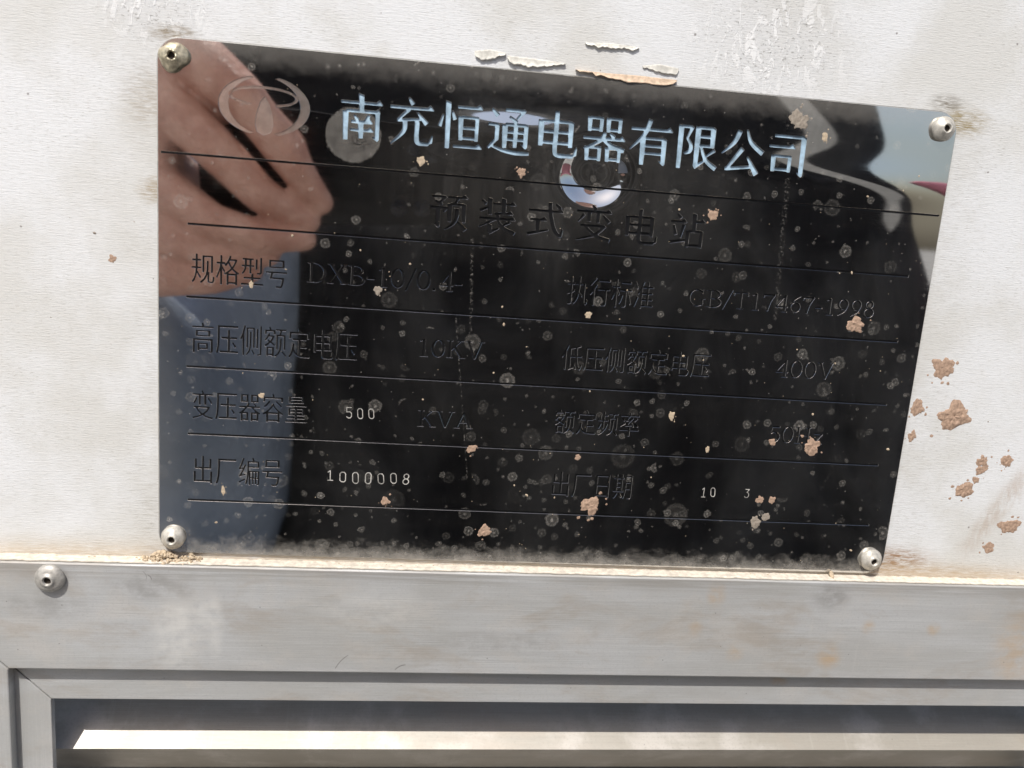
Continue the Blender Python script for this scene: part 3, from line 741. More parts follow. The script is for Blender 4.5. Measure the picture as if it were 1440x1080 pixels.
cap('出厂日期', (774, 660), (774, 699), (891, 680), 'engraved caption reading 出厂日期')
scr('500', (483, 572), (483, 589), (530, 580), 'bright stamped digits 500')
scr('1000008', (455, 661), (455, 678), (580, 672), 'bright stamped digits 1000008')
scr('10', (983, 685), (983, 700), (1009, 692), 'bright stamped digits 10')
scr('3', (1044, 687), (1044, 701), (1057, 692), 'bright stamped digit 3')

# engraved rules
def rule(p0, p1, full=False):
    x0, y0 = at(*p0); x1, y1 = at(*p1); y = (y0+y1)/2; h = 0.33
    if full: x0, x1 = PX0+1.0, PX1-1.0
    P = [(x0, y-h), (x1, y-h), (x1, y+h), (x0, y+h)]
    P = P if sarea(P) > 0 else P[::-1]
    holes.append(P); q = flat_fill('rule_line', [P], T_FLOOR+0.03, M['black'], None); on_plate(q)
rule((218, 214), (1330, 303), True)
for a, b in (((264, 315), (1278, 388)), ((262, 417), (1262, 481)), ((262, 515), (1247, 569)), ((264, 611), (1235, 653)), ((264, 703), (1222, 738))): rule(a, b)

# emblem: two crescents, a flattened ring and a drop
def emblem():
    xc, yc = at(371, 149); s_ = 0.262/2.0
    xa, _ = at(307, 149); xb, _ = at(436, 149); _, ya = at(371, 106); _, yb = at(371, 191)
    hw, hh = (xb-xa)/2, (yb-ya)/2; xc = (xa+xb)/2; yc = (ya+yb)/2
    def U(x, y): return (xc+x*hw, yc+y*hh)
    def el(cx, cy, rx, ry, a0, a1, n): return [(cx+rx*math.cos(R_(a0+(a1-a0)*i/n)), cy+ry*math.sin(R_(a0+(a1-a0)*i/n))) for i in range(n+1)]
    out = []
    out.append([U(*p) for p in el(0, 0, 1, 1, 108, 252, 30)+el(0.17, 0, 0.96, 1.0, 246, 114, 30)])
    out.append([U(*p) for p in el(0, 0, 1, 1, 72, -72, 30)+el(-0.17, 0, 0.96, 1.0, -66, 66, 30)])
    a, b = -0.80, 0.76
    o1 = el(-0.02, -0.30, 0.76, 0.34, 0, 360, 40)[:-1]; i1 = el(-0.02, -0.30, 0.69, 0.265, 0, 360, 40)[:-1]
    dr = [(0.0, -0.32), (0.09, -0.12), (0.17, 0.25), (0.20, 0.62), (0.15, 0.88), (0.0, 0.98), (-0.15, 0.88), (-0.20, 0.62), (-0.17, 0.25), (-0.09, -0.12)]
    # ring is cut open where the drop crosses it
    ring_u = [U(*p) for p in el(-0.02, -0.30, 0.76, 0.34, 150, 390, 40)+el(-0.02, -0.30, 0.69, 0.265, 390, 150, 40)]
    ring_l = [U(*p) for p in el(-0.02, -0.30, 0.76, 0.34, 148, 112, 8)+el(-0.02, -0.30, 0.69, 0.265, 112, 148, 8)]
    ring_r = [U(*p) for p in el(-0.02, -0.30, 0.76, 0.34, 32, 68, 8)+el(-0.02, -0.30, 0.69, 0.265, 68, 32, 8)]
    arm_l = [U(*p) for p in ((-0.80, -0.42), (-0.66, -0.36), (-0.66, -0.24), (-0.78, -0.24))]
    arm_r = [U(*p) for p in ((0.80, -0.30), (0.655, -0.30), (0.60, -0.14), (0.78, -0.10))]
    em = on_plate(empty('emblem', (0, 0, 0))); tag(em, 'engraved emblem of two crescents, a flat ring and a drop')
    for nm, L in (('crescent', out[0]), ('crescent', out[1]), ('ring', ring_u), ('ring', ring_l), ('ring', ring_r), ('drop', [U(*p) for p in dr])):
        L = L if sarea(L) > 0 else L[::-1]
        holes.append(L); q = flat_fill(nm, [L], T_FLOOR+0.20, M['etch'], None); q.parent = em
    return em
emblem()

outer = rounded(PX0, PY0, PX1, PY1, PR)
from mathutils.geometry import delaunay_2d_cdt
def grow(L, k):
    """move a loop to the left of its direction by k mm"""
    n = len(L); out = []
    for i in range(n):
        a, b, c = L[i-1], L[i], L[(i+1) % n]
        e1 = (b[0]-a[0], b[1]-a[1]); e2 = (c[0]-b[0], c[1]-b[1])
        l1 = math.hypot(*e1) or 1e-9; l2 = math.hypot(*e2) or 1e-9
        nx, ny = e1[1]/l1+e2[1]/l2, -e1[0]/l1-e2[0]/l2; q = math.hypot(nx, ny) or 1e-9
        m = min(1.6, 2/max(q, 0.5))
        out.append((b[0]+nx/q*k*m, b[1]+ny/q*k*m))
    return out
def build_face():
    """the mirror skin: every stroke and rule is a real opening with a chamfered lip and walls"""
    ch, low = 0.045, T_FLOOR
    loops = [(outer, -0.10)] + [(L, ch) for L in holes]
    tops = []
    for L, k in loops:
        tops.append(grow(L, k))
    V, E = [], []
    for T in tops:
        o = len(V); n = len(T); V += [Vector(p) for p in T]; E += [(o+i, o+(i+1) % n) for i in range(n)]
    v2, e2, f2, *_ = delaunay_2d_cdt(V, E, [], 0, 1e-6)
    P = np.array([p[:] for p in v2]); T = np.array([f[:3] for f in f2]); cen = P[T].mean(1)
    ins = np.zeros(len(cen), bool)
    for L in tops:
        A = np.array(L); B = np.roll(A, -1, 0)
        lo, hi = A.min(0), A.max(0)
        idx = np.where((cen[:, 0] >= lo[0]) & (cen[:, 0] <= hi[0]) & (cen[:, 1] >= lo[1]) & (cen[:, 1] <= hi[1]))[0]
        if not len(idx): continue
        c = cen[idx]; acc = np.zeros(len(idx), bool)
        for (x0, y0), (x1, y1) in zip(A, B):
            if y0 == y1: continue
            cr = ((y0 > c[:, 1]) != (y1 > c[:, 1])) & (c[:, 0] < (x1-x0)*(c[:, 1]-y0)/(y1-y0)+x0); acc ^= cr
        ins[idx] ^= acc
    verts = [W(p[0], p[1], T_TOP) for p in P]; faces = []
    for t in T[ins]:
        a, b, c = P[t[0]], P[t[1]], P[t[2]]
        cr = (b[0]-a[0])*(c[1]-a[1])-(b[1]-a[1])*(c[0]-a[0])
        faces.append(tuple(int(q) for q in (t if cr < 0 else t[::-1])))   # y runs down
    faces = [f[::-1] for f in faces]
    for (L, k), Tp in zip(loops, tops):
        n = len(L); o = len(verts)
        verts += [W(x, y, T_TOP) for x, y in Tp]+[W(x, y, T_TOP-abs(k)) for x, y in L]+[W(x, y, low-0.02) for x, y in L]
        for i in range(n):
            j = (i+1) % n
            faces.append((o+i, o+j, o+n+j, o+n+i)); faces.append((o+n+i, o+n+j, o+2*n+j, o+2*n+i))
    me = bpy.data.meshes.new('mirror_face'); me.from_pydata(verts, [], faces); me.validate(); me.update()
    return me
# every loop runs so that the opening lies on its inner side (islands of strokes run the other way)
me = build_face()
face = on_plate(link('mirror_face', me, M['mirror']))
bp = prism('base_plate', rounded(PX0-0.35, PY0-0.35, PX1+0.35, PY1+0.35, PR+0.3), PD+0.02, T_FLOOR, M['steel'], None, 0.12); on_plate(bp)
for (px, py, mt, sd, wob, yw) in ((243, 79, 'rivet_y', 11, 0.30, 0), (1328, 181, 'rivet', 23, 0.07, 0), (1226, 788, 'rivet', 31, 0.12, 0), (243, 757, 'rivet', 47, 0.10, 0)):
    x, y = at(px, py, 1.5); q = rivet(x, y, 0, sd, mt, None, 4.2, 3.7, 1.15, wob)
    q.parent = plate; q.matrix_parent_inverse = plate_inv; q.location = W(x, y, 0.02)

# ================================================================== PHOTOGRAPHER (seen only as a reflection in the plate)
def fuse(name, chains, voxel, mat, parent, smooth=6, seg=14):
    """tapered limbs (x, y, d, radius in mm) fused into one continuous skin"""
    bm = bmesh.new()
    for ch in chains:
        for i, (x, y, d, rr) in enumerate(ch):
            p = W(x, y, d); bmesh.ops.create_icosphere(bm, subdivisions=2, radius=rr/1000, matrix=Matrix.Translation(p))
            if i:
                x0, y0, d0, r0 = ch[i-1]; a = W(x0, y0, d0); v = p-a
                if v.length < 1e-5: continue
                mt = Matrix.Translation((a+p)/2) @ v.to_track_quat('Z', 'Y').to_matrix().to_4x4()
                bmesh.ops.create_cone(bm, cap_ends=True, segments=seg, radius1=r0/1000, radius2=rr/1000, depth=v.length, matrix=mt)
    me0 = bpy.data.meshes.new(name); bm.to_mesh(me0); bm.free()
    o = bpy.data.objects.new(name, me0); C.objects.link(o)
    md = o.modifiers.new('r', 'REMESH'); md.mode = 'VOXEL'; md.voxel_size = voxel/1000
    sm = o.modifiers.new('s', 'SMOOTH'); sm.factor = 0.5; sm.iterations = smooth
    dg = bpy.context.evaluated_depsgraph_get(); dg.update()
    me = bpy.data.meshes.new_from_object(o.evaluated_get(dg)); bpy.data.objects.remove(o)
    for f in me.polygons: f.use_smooth = True
    me.name = name; q = link(name, me, mat, parent); return q
def mat_skin():
    m = new_mat('skin'); g = G(m)
    n1 = g.noise(g.co, 45, 4, 0.6); n2 = g.noise(g.co, 380, 3, 0.6)
    col = g.mix(g.rng(n1, 0.35, 0.65), (0.52, 0.27, 0.205), (0.66, 0.40, 0.32))
    col = g.mix(g.mul(g.rng(n2, 0.5, 0.7), 0.25), col, (0.44, 0.20, 0.15))
    g.set('Base Color', col); g.set('Roughness', 0.5); g.set('Subsurface Weight', 0.08); g.set('Subsurface Radius', (0.006, 0.003, 0.002))
    w_ = g.noise(g.vmul(g.co, (1, 1, 1.0)), 130, 5, 0.65, 1.2)
    g.set('Normal', g.bump(g.add(w_, g.mul(n2, 0.3)), 0.9, 0.0022)); return m
def mat_cloth(name, c1, c2, sc_=9):
    m = new_mat(name); g = G(m); n1 = g.noise(g.vmul(g.co, (1.0, 1.0, 0.6)), sc_, 5, 0.55, 0.6); n2 = g.noise(g.co, 900, 2, 0.5)
    g.set('Base Color', g.mix(g.rng(n1, 0.35, 0.65), c1, c2)); g.set('Roughness', 0.9); g.set('Specular IOR Level', 0.15)
    g.set('Normal', g.bump(g.add(n1, g.mul(n2, 0.02)), 0.9, 0.05)); return m
M['skin'] = mat_skin()
M['vest'] = mat_cloth('charcoal_cloth', (0.014, 0.014, 0.016), (0.062, 0.061, 0.062))
M['sleeve'] = mat_cloth('blue_grey_cloth', (0.15, 0.19, 0.26), (0.27, 0.315, 0.39), 6)
M['trouser'] = mat_cloth('black_trousers', (0.010, 0.010, 0.012), (0.02, 0.02, 0.024))
M['hair'] = flat('black_hair', (0.012, 0.010, 0.009), 0.5)
M['sole'] = flat('shoe_rubber', (0.02, 0.02, 0.02), 0.7)
M['strap'] = flat('grey_strap', (0.42, 0.41, 0.39), 0.8)
M['phone'] = flat('black_glass', (0.006, 0.006, 0.008), 0.22)
M['lens'] = flat('lens_glass', (0.01, 0.012, 0.02), 0.08)

# phone: its lens is where the picture was taken from
FWD = RC[2]; RGT = RC[0]; DWN = RC[1]
def cp(a, b, c):
    """phone frame: a right, b down, c forward from the lens (mm) -> wall mm (x, y, d)"""
    p = CAMPOS + a*RGT + b*DWN + c*FWD; return float(p[0]), float(p[1]), float(-p[2])
ph = empty('phone', W(*cp(-60, 14, -8)))
tag(ph, 'black phone held up to the nameplate, mirrored in its surface', 'phone')
ph_inv = Matrix.Translation(-W(*cp(-60, 14, -8)))
def slab(name, a0, b0, a1, b1, r, c0, c1, mat, n=6):
    P = rounded(a0, b0, a1, b1, r, n); bm = bmesh.new()
    f = [bm.verts.new(W(*cp(x, y, c1))) for x, y in P]; b = [bm.verts.new(W(*cp(x, y, c0))) for x, y in P]
    bm.faces.new(f); bm.faces.new(b[::-1]); k = len(P)
    for i in range(k): bm.faces.new((f[i], b[i], b[(i+1) % k], f[(i+1) % k]))
    bmesh.ops.bevel(bm, geom=[e for e in bm.edges if all(v in f for v in e.verts) or all(v in b for v in e.verts)], offset=0.0012, segments=2, affect='EDGES')
    q = from_bm(name, bm, mat); q.parent = ph; q.matrix_parent_inverse = ph_inv; return q
slab('body', -142, -64, 14, 12, 9, -11.0, -3.2, M['phone'])
slab('camera_module', -24, -10, 11, 9.5, 7, -3.3, -2.4, M['phone'])
slab('lens', -5.5, -5.5, 5.5, 5.5, 5.4, -2.5, -2.0, M['lens'])
slab('lens', -20.5, -5.5, -9.5, 5.5, 5.4, -2.5, -2.0, M['lens'])

# person
per = empty('person', W(230, 1300, 560)); per_inv = Matrix.Translation(-W(230, 1300, 560))
tag(per, 'person in a charcoal vest and blue grey sleeves photographing the plate, seen as its reflection', 'person')
def worn(o): o.parent = per; o.matrix_parent_inverse = per_inv; return o
def RP(px, py, d, r): return (*refl(px, py, d), r)
CX = 235.0
hand = [[RP(258, 66, 262, 18), RP(342, 136, 250, 13.4), RP(406, 222, 254, 11.4), RP(450, 285, 268, 8.4)],
        [RP(226, 140, 264, 16.5), RP(296, 202, 252, 13.6), RP(366, 272, 255, 11.6), RP(434, 312, 268, 7.8)],
        [RP(224, 258, 264, 14), RP(298, 312, 252, 11.8), RP(372, 334, 257, 10.2), RP(430, 338, 269, 7.4)],
        [RP(236, 332, 266, 15), RP(304, 352, 260, 12.6), RP(376, 356, 266, 9.4)], [RP(222, 378, 272, 18), RP(300, 385, 268, 13), RP(352, 380, 272, 9)],
        [RP(225, 60, 278, 20), RP(212, 150, 276, 22), RP(206, 240, 276, 22), RP(212, 330, 278, 21)],
        [RP(258, 66, 262, 15), RP(225, 66, 278, 20)], [RP(250, 100, 270, 14), RP(292, 140, 268, 11), RP(312, 158, 268, 8)], [RP(222, 140, 264, 14), RP(210, 160, 276, 21)],
        [RP(224, 270, 264, 13), RP(206, 250, 276, 21)], [RP(232, 345, 268, 13), RP(212, 335, 278, 20)]]
px_, py_, pd_, _ = RP(222, 210, 278, 1)
wrist = (px_-62, py_+72, pd_+40, 29)
hand += [[(px_, py_-30, pd_, 26), wrist], [(px_, py_+30, pd_, 26), wrist], [(px_-8, py_+10, pd_+14, 22), (px_+6, py_+18, pd_+46, 14), (px_+42, py_+20, pd_+52, 10)]]
elbow = (-150, 262, 470, 42); sh_l = (CX-205, -120, 590, 58); sh_r = (CX+205, -120, 590, 58)
elbow_r = (CX+330, 175, 560, 44); wrist_r = (CX+300, 420, 470, 29)
hr = [[(CX+300, 420, 470, 29), (CX+297, 500, 455, 30)], [(CX+280, 500, 455, 14), (CX+274, 590, 445, 9)], [(CX+295, 510, 450, 14), (CX+292, 604, 438, 9)],
      [(CX+310, 508, 452, 13), (CX+310, 596, 440, 8.5)], [(CX+322, 500, 456, 12), (CX+326, 570, 446, 8)], [(CX+282, 470, 450, 13), (CX+264, 540, 430, 9)]]
HD = (CX+95, -345, 640)
bodyc = hand + hr + [[wrist, elbow, sh_l], [wrist_r, elbow_r, sh_r], [sh_l, (CX, -140, 590, 80), sh_r],
    [(CX+20, -150, 600, 70), (CX+70, -245, 628, 56)], [(CX+70, -245, 628, 56), (HD[0], HD[1]+60, HD[2]-10, 62), (HD[0], HD[1], HD[2], 78), (HD[0], HD[1]-35, HD[2]+8, 80)],
    [(HD[0], HD[1]+5, HD[2]-78, 9), (HD[0], HD[1]+28, HD[2]-94, 11)], [(HD[0]-16, HD[1]+52, HD[2]-72, 8), (HD[0]+16, HD[1]+52, HD[2]-72, 8)],
    [(HD[0]-80, HD[1]+8, HD[2]+8, 13), (HD[0]-80, HD[1]+28, HD[2]+8, 11)], [(HD[0]+80, HD[1]+8, HD[2]+8, 13), (HD[0]+80, HD[1]+28, HD[2]+8, 11)],
    [(CX, -80, 600, 120), (CX, 120, 610, 125), (CX, 330, 615, 130)],
    [(CX-80, 380, 615, 90), (CX-95, 830, 600, 60), (CX-100, 1230, 620, 42)], [(CX+80, 380, 615, 90), (CX+95, 830, 600, 60), (CX+100, 1230, 620, 42)]]
worn(fuse('body', bodyc, 2.0, M['skin'], None, 1))
# dark vest over the trunk and right arm, blue grey sleeve on the raised left arm
worn(fuse('vest', [[(CX-255, -95, 590, 105), (CX, -110, 590, 115), (CX+175, -95, 585, 95)], [(CX-190, 0, 585, 125), (CX+118, 0, 580, 140)],
      [(CX-160, 180, 590, 140), (CX+112, 180, 580, 148)], [(CX-160, 420, 595, 150), (CX+106, 420, 590, 150)], [(CX-190, 0, 585, 125), (CX-160, 420, 595, 150)], [(CX+118, 0, 580, 140), (CX+106, 420, 590, 150)],
      [(CX, 0, 560, 140), (CX, 420, 580, 150)], [(CX+205, -105, 590, 82), (CX+330, 175, 560, 80), (CX+310, 400, 475, 56)], [(CX+190, 0, 590, 110), (CX+230, 430, 590, 130)]], 9, M['vest'], None, 4))
worn(fuse('sleeve', [[(-75, 30, 560, 84), (-108, 200, 500, 82), (-112, 330, 486, 84)], [(-108, 262, 488, 80), (wrist[0]-8, wrist[1]+30, wrist[2]+12, 44)]], 7, M['sleeve'], None, 3))
worn(fuse('trousers', [[(CX-85, 400, 615, 125), (CX-98, 830, 602, 92), (CX-102, 1225, 622, 70)], [(CX+85, 400, 615, 125), (CX+98, 830, 602, 92), (CX+102, 1225, 622, 70)], [(CX-85, 400, 615, 125), (CX+85, 400, 615, 125)]], 10, M['trouser'], None, 4))
worn(fuse('hair', [[(HD[0], HD[1]-42, HD[2]+16, 86), (HD[0], HD[1]+2, HD[2]+30, 78)]], 8, M['hair'], None, 4))
for s in (-1, 1):
    worn(fuse('shoe', [[(CX+s*102, 1262, 630, 36), (CX+s*108, 1270, 520, 29)]], 7, M['sole'], None, 3))
# shoulder strap of a bag across the vest
bm = bmesh.new()
sa_ = refl(1085, 105, 425); sb_ = refl(1262, 316, 428)
prev = None
for i in range(13):
    u = i/12; x, y, d = [a+(b-a)*u for a, b in zip(sa_, sb_)]; d -= 6*math.sin(math.pi*u)
    L = math.hypot(sb_[0]-sa_[0], sb_[1]-sa_[1]); nx, ny = -(sb_[1]-sa_[1])/L*8.5, (sb_[0]-sa_[0])/L*8.5
    cur = tuple(bm.verts.new(W(x+k*nx, y+k*ny, d+q)) for k, q in ((1, 0), (-1, 0), (-1, 3), (1, 3)))
    if prev:
        for k in range(4): bm.faces.new((prev[k], prev[(k+1) % 4], cur[(k+1) % 4], cur[k]))
    else: bm.faces.new(cur)
    prev = cur
bm.faces.new(prev[::-1])
st_ = from_bm('shoulder_strap', bm, M['strap']); worn(st_)

bag = fuse('bag', [[(*refl(1300, 246, 520), 7), (*refl(1330, 262, 512), 12), (*refl(1390, 300, 505), 22)], [(*refl(1390, 300, 505), 22), (*refl(1480, 420, 505), 70), (*refl(1480, 560, 510), 80)]], 5, flat('pink_cloth', (0.55, 0.20, 0.26), 0.8), None, 3)  # unseen bag, added only to mirror as a pink sliver
tag(bag, 'made-up pink bag at the far shoulder, added for the pink sliver mirrored near the upper right rivet', 'bag')

# ================================================================== PEELING PAINT (parts of the painted panel)
def flake(name, outline, lift, mat, thick=0.16, curl=1.0):
    """a curled scale of paint: outline in pixels, upper edge stays on the panel, lower edge lifts"""
    P = [at(px, py, 0.5) for px, py in outline]
    ys = [p[1] for p in P]; y0, y1 = min(ys), max(ys)
    xs = [p[0] for p in P]; X = np.linspace(min(xs), max(xs), 26); n = 7
    top = P[:len(P)//2]; bot = P[len(P)//2:][::-1]
    tx, ty = zip(*sorted(top)); bx_, by_ = zip(*sorted(bot))
    bm = bmesh.new(); rows = []
    for x in X:
        a = np.interp(x, tx, ty); b = np.interp(x, bx_, by_) + 0.9*noise.noise(Vector((x*0.7, 3.1, 0)))+0.5*noise.noise(Vector((x*2.9, 7.1, 0))); e_ = (x-X[0])/(X[-1]-X[0]); tp_ = min(1, 14*e_*(1-e_)+0.25); b = a+(b-a)*tp_
        col = []
        for k in range(n):
            v = k/(n-1); y = a+(b-a)*v; d = PD+0.05 + lift*0.42*(v**2.5)*curl*(0.75+0.5*noise.noise(Vector((x*0.12, v, 2))))
            col.append(d*1.0); col[-1] = (x, y, d)
        rows.append(col)
    f = [[bm.verts.new(W(x, y, d+0.02+thick*k/(n-1))) for k, (x, y, d) in enumerate(c)] for c in rows]; bk = [[bm.verts.new(W(x, y, d)) for x, y, d in c] for c in rows]
    m_ = len(rows)
    for i in range(m_-1):
        for k in range(n-1):
            bm.faces.new((f[i][k], f[i][k+1], f[i+1][k+1], f[i+1][k])); bm.faces.new((bk[i][k], bk[i+1][k], bk[i+1][k+1], bk[i][k+1]))
        bm.faces.new((f[i][n-1], bk[i][n-1], bk[i+1][n-1], f[i+1][n-1])); bm.faces.new((f[i][0], f[i+1][0], bk[i+1][0], bk[i][0]))
    for i in (0, m_-1):
        for k in range(n-1): bm.faces.new((f[i][k], f[i][k+1], bk[i][k+1], bk[i][k]))
    q = from_bm(name, bm, mat, None, True); q.parent = panel; return q
flake('paint_flake', [(668, 72), (690, 70), (712, 75), (706, 79), (690, 85), (672, 84)], 1.8, M['flake'])
flake('paint_flake', [(714, 79), (750, 83), (796, 90), (790, 93), (748, 96), (718, 91)], 2.2, M['flake'])
flake('paint_flake', [(810, 99), (850, 104), (900, 108), (950, 114), (952, 123), (930, 122), (880, 117), (845, 109), (812, 101)], 3.2, M['flake_t'], 0.35)
flake('paint_flake', [(824, 61), (860, 62), (900, 68), (896, 72), (858, 69), (828, 66)], 1.5, M['flake'])
flake('paint_flake', [(905, 94), (930, 92), (956, 98), (950, 108), (930, 104), (910, 98)], 1.0, M['flake'])

# ================================================================== DRIED MUD
def lump(px, py, rpx, d, seed, elong=1.0, ang=0.0, flatn=0.22, rough=0.75, sub=4):
    x, y = at(px, py, d); x2, _ = at(px+rpx, py, d); rr = abs(x2-x)
    bm = bmesh.new(); ca, sa = math.cos(ang), math.sin(ang); q = random.Random(seed)
    def patch(ox, oy, R0, sd, na, nr):
        rim = []
        for k in range(na):
            a = 2*math.pi*k/na; c, s_ = math.cos(a), math.sin(a)
            rim.append(R0*max(0.35, 1+rough*(0.70*noise.noise(Vector((c*1.2+sd, s_*1.2, sd*.3)))+0.34*noise.noise(Vector((c*2.6+sd, s_*2.6, 4)))+0.22*noise.noise(Vector((c*6.5+sd, s_*6.5, 9))))))
        rings = []
        for i_ in range(nr+1):
            t_ = i_/nr; row = []
            for k in range(na):
                a = 2*math.pi*k/na; r_ = t_*(R0+(rim[k]-R0)*t_*t_); u, w = (ox+r_*math.cos(a))*elong, oy+r_*math.sin(a)
                h = 0.55*flatn*R0*(max(0, 1-t_**4))*(0.50+0.85*noise.noise(Vector((u*2.7+sd, w*2.7, 1)))+0.70*noise.noise(Vector((u*7+sd, w*7, 2))))
                h = max(h, 0.02*R0) if t_ < 1 else -0.02
                row.append(bm.verts.new(((u*ca-w*sa)*rr/1000, -h*rr/1000, (u*sa+w*ca)*rr/1000)))
                if i_ == 0: break
            rings.append(row)
        for k in range(na): bm.faces.new((rings[0][0], rings[1][k], rings[1][(k+1) % na]))
        for i_ in range(1, nr):
            for k in range(na): bm.faces.new((rings[i_][k], rings[i_+1][k], rings[i_+1][(k+1) % na], rings[i_][(k+1) % na]))
    big = rpx > 5.5
    patch(0, 0, 1.0, seed, 56 if big else 24, 9 if big else 4)
    if big:
        for k in range(q.randint(2, 6)):
            a = q.random()*6.3; r_ = q.uniform(1.15, 1.9); patch(r_*math.cos(a), r_*math.sin(a), q.uniform(0.08, 0.22), seed+k, 12, 2)
    return bm, W(x, y, d)
def splat(px, py, rpx, d, seed, mat, label, group, name='mud_splat', cat='mud', **kw):
    bm, loc = lump(px, py, rpx, d, seed, **kw)
    o = from_bm(name, bm, M[mat], None, True); o.location = loc
    return tag(o, label, cat, group)
PG, WG = 'mud splashes on the nameplate', 'mud splashes on the white panel'
for i, (px, py, r_, mt, kw, lb) in enumerate((
    (1002, 304, 7, 'mud', {}, 'small tan mud splat touching the last character of the spaced black subtitle'),
    (1125, 171, 13, 'mudg', dict(flatn=0.10, rough=0.9), 'grey brown dried mud smear above the last blue title character'),
    (1160, 193, 6, 'mudp', dict(elong=0.7), 'pale mud drop right of the last blue title character'),
    (733, 243, 6.5, 'mud', {}, 'tan mud splat under the fourth blue title character'),
    (592, 226, 6, 'mudp', dict(flatn=0.15), 'cream mud spot below the second blue title character'),
    (827, 443, 4.6, 'mudp', {}, 'cream mud dot under the first characters of the caption before the standard number'),
    (1203, 457, 9.5, 'mud', dict(elong=1.35, ang=-0.2), 'lopsided mud splat under the end of the engraved number ending 1998'),
    (1142, 628, 11, 'mud', dict(rough=0.8), 'crusty tan mud splat on the end of 50Hz'),
    (1086, 622, 5, 'mud', {}, 'small round mud dot on the first digit of 50Hz'),
    (945, 585, 6, 'mudp', dict(elong=0.65), 'upright cream mud drop right of the rated frequency caption'),
    (995, 632, 4.6, 'mudp', dict(elong=0.7), 'tiny cream drip left of 50Hz, just above the fifth rule'),
    (663, 631, 6.5, 'mud', {}, 'tan mud splat on the rule below KVA'),
    (542, 705, 6.5, 'mud', {}, 'tan mud splat on the last rule below the stamped serial number'),
    (831, 711, 12, 'mud', dict(rough=0.75, elong=1.15, ang=0.4), 'largest tan mud splat on the plate, under the manufacture date caption'),
    (681, 747, 8, 'mud', dict(elong=1.2, ang=0.5), 'tan mud splat with a pointed tail below the last rule of the plate'),
    (813, 643, 4.5, 'mud', {}, 'small tan mud dot above the manufacture date caption'),
    (1069, 703, 5.2, 'mud', {}, 'left one of two mud dots right of the stamped digit 3'),
    (1086, 703, 5.2, 'mud', {}, 'right one of two mud dots right of the stamped digit 3'),
    (1062, 734, 8, 'mudg', {}, 'greyish mud splat on the last rule below the stamped digit 3'),
    (1076, 727, 5.5, 'mudg', dict(flatn=0.15), 'faint grey mud dot touching the greyish splat on the last rule'),
    (314, 690, 7, 'mudp', dict(elong=0.45, flatn=0.12), 'narrow brownish drip beneath the serial number caption'),
    (353, 400, 5, 'mudp', dict(elong=0.7), 'pale mud spot under the third character of the first caption'),
    (532, 408, 6, 'mudg', dict(flatn=0.15), 'grey mud spot beneath the hyphen of DXB-10/0.4-'),
    (368, 556, 4.2, 'mudp', {}, 'pale mud dot on the fourth character of the transformer capacity caption'))):
    splat(px, py, r_, 0.03, 3.7*i+1.3, mt, lb, PG, **kw)
for i, (px, py, r_, kw, lb) in enumerate((
    (1327, 517, 15, dict(flatn=0.10, rough=0.9), 'wide thin tan mud splash, highest one right of the plate'),
    (1292, 574, 10, dict(flatn=0.15, rough=0.9), 'ragged tan mud splat touching the right edge of the plate below the thin splash'),
    (1341, 586, 18, dict(elong=1.2, ang=0.25, flatn=0.22, rough=0.75), 'largest thick mud splat right of the plate'),
    (1283, 613, 8, dict(elong=0.7), 'narrow mud splat at the plate edge below the ragged one'),
    (1382, 649, 7.5, dict(flatn=0.2), 'reddish mud splat above a smaller one, far right of the plate'),
    (1380, 661, 7, dict(flatn=0.2, elong=1.3, ang=0.6), 'slanting mud splat just under the reddish one'),
    (1417, 648, 8, dict(rough=0.8), 'mud splat nearest the right edge of the photograph'),
    (1372, 675, 5, {}, 'small round mud dot between the slanting splats'),
    (1356, 690, 10, dict(elong=1.25, ang=0.45, flatn=0.2), 'slanting mud splat, lowest of the right hand cluster'),
    (1419, 740, 10, dict(elong=1.4, ang=0.15, flatn=0.15), 'flat brown mud splat on the slanting brown drip'),
    (1390, 770, 7, dict(flatn=0.12), 'faint brown mud spot low at the right of the lower right rivet'),
    (158, 364, 5.5, {}, 'reddish mud dot on the bare white panel left of the plate'))):
    splat(px, py, r_, PD+0.05, 5.1*i+40, 'mud', lb, WG, **kw)
# crumbs of earth on the ledge
def crumbs(x, y, wx, h, n, rmax, seed, label):
    bm = bmesh.new(); q = random.Random(seed)
    for k in range(n):
        u = q.gauss(0, 0.42); hh = max(0.0, 1-abs(u))**0.8; v = q.random()
        r_ = rmax*(0.25+0.75*q.random()**2); dx = x+u*wx
        mt = Matrix.Translation(W(dx, y-r_*0.3-v*hh*h, 0.2+(1-v)*q.uniform(0, 4.8))) @ Matrix.Rotation(q.random()*6, 4, 'X') @ Matrix.Rotation(q.random()*6, 4, 'Y') @ Matrix.Diagonal((q.uniform(.7, 1.3), q.uniform(.6, 1), q.uniform(.6, 1.1), 1))
        g0 = bmesh.ops.create_icosphere(bm, subdivisions=2, radius=r_/1000, matrix=mt)['verts']
        for vv in g0: vv.co += 0.00025*r_*noise.noise_vector(vv.co*1400)
    o = from_bm('earth_crumbs', bm, M['mudp']); return tag(o, label, 'earth', 'earth crumbs on the ledge')
xa, ya = at(228, 789, 2); crumbs(xa, 169.9, 7.5, 3.4, 190, 0.85, 1, 'crumbly tan earth heap on the ledge under the lower left rivet')
xa, ya = at(268, 793, 2); crumbs(xa, 169.8, 4.5, 2.2, 90, 0.75, 2, 'smaller earth crumb heap right of the one under the lower left rivet')
xa, ya = at(1172, 815, 3); crumbs(xa, 168.9, 0.8, 1.6, 9, 1.1, 3, 'single pale crumb lying on the ledge near the lower right rivet')
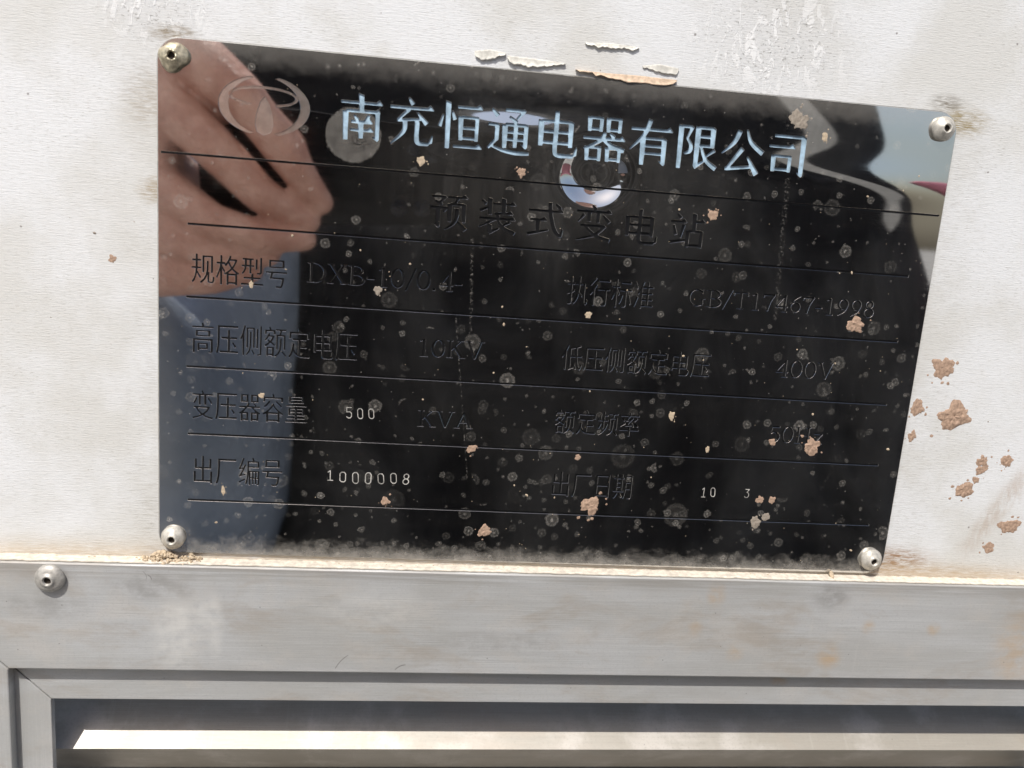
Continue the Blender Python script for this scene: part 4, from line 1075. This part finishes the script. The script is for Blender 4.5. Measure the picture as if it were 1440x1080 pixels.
# thin pale skin: the sun glare on the ledge put into its colour
bm = bmesh.new(); N_ = 420; pr = None
for i in range(N_+1):
    x = -90 + 470*i/N_; yy = 169.55 - (x)*0.00384
    fr_ = 5.1 + 0.5*noise.noise(Vector((x*0.25, 0, 0))) + 0.5*noise.noise(Vector((x*1.3, 5, 0)))
    hb = 0.22 + 0.25*noise.noise(Vector((x*0.35, 9, 0))) + 0.25*noise.noise(Vector((x*1.7, 2, 0)))
    cur = [bm.verts.new(W(x, yy-max(0.1, hb), -0.98)), bm.verts.new(W(x, yy-0.30*max(0.1, hb), -0.2)), bm.verts.new(W(x, yy-0.10, fr_*0.6)), bm.verts.new(W(x, yy+0.02, min(max(fr_, 0.6), 5.5))), bm.verts.new(W(x, yy+0.5, -0.98))]
    if pr:
        for k in range(5): bm.faces.new((pr[k], pr[(k+1) % 5], cur[(k+1) % 5], cur[k]))
    pr = cur
M['dust'] = flat('ledge_glare_cream', (0.66, 0.60, 0.51), 0.95, spec=0.05, nz=0.18, nscale=500)  # pale cream paints the sunlit ledge brighter
tag(from_bm('ledge_glare_skin', bm, M['dust'], None, True), 'thin pale skin painting the sun glare along the top of the aluminium ledge', 'dust', kind='stuff')
# fine grit, too small to count
def grit(name, n, fn, mat, label):
    bm = bmesh.new(); rnd = random.Random(name)
    for i in range(n):
        x, y, d, r_ = fn(rnd)
        mt = Matrix.Translation(W(x, y, d)) @ Matrix.Rotation(rnd.random()*6.3, 4, 'Y') @ Matrix.Diagonal((rnd.uniform(0.8, 1.5), rnd.uniform(0.3, 0.6), rnd.uniform(0.7, 1.1), 1))
        bmesh.ops.create_icosphere(bm, subdivisions=1, radius=r_/1000, matrix=mt)
    o = from_bm(name, bm, M[mat]); return tag(o, label, 'grit', kind='stuff')
grit('mud_specks', 150, lambda q: (q.uniform(-2, 264), 166*q.random()**0.75, 0.02, 0.12+0.45*q.random()**5), 'mudp', 'fine pale mud specks sprinkled over the nameplate')
grit('panel_specks', 60, lambda q: (q.uniform(-55, 340), q.uniform(-30, 165), PD+0.02, 0.12+0.4*q.random()**4) , 'mudg', 'tiny dark specks on the white panel')
def ledge(q):
    x = q.uniform(-62, 345); k = q.random()
    return (x, 169.75 - x*0.0038 + 0.05, -0.9+2.6*k*k, 0.12+0.5*q.random()**3)
grit('ledge_dirt', 700, ledge, 'mudp', 'line of tan dirt lying along the ledge below the plate')
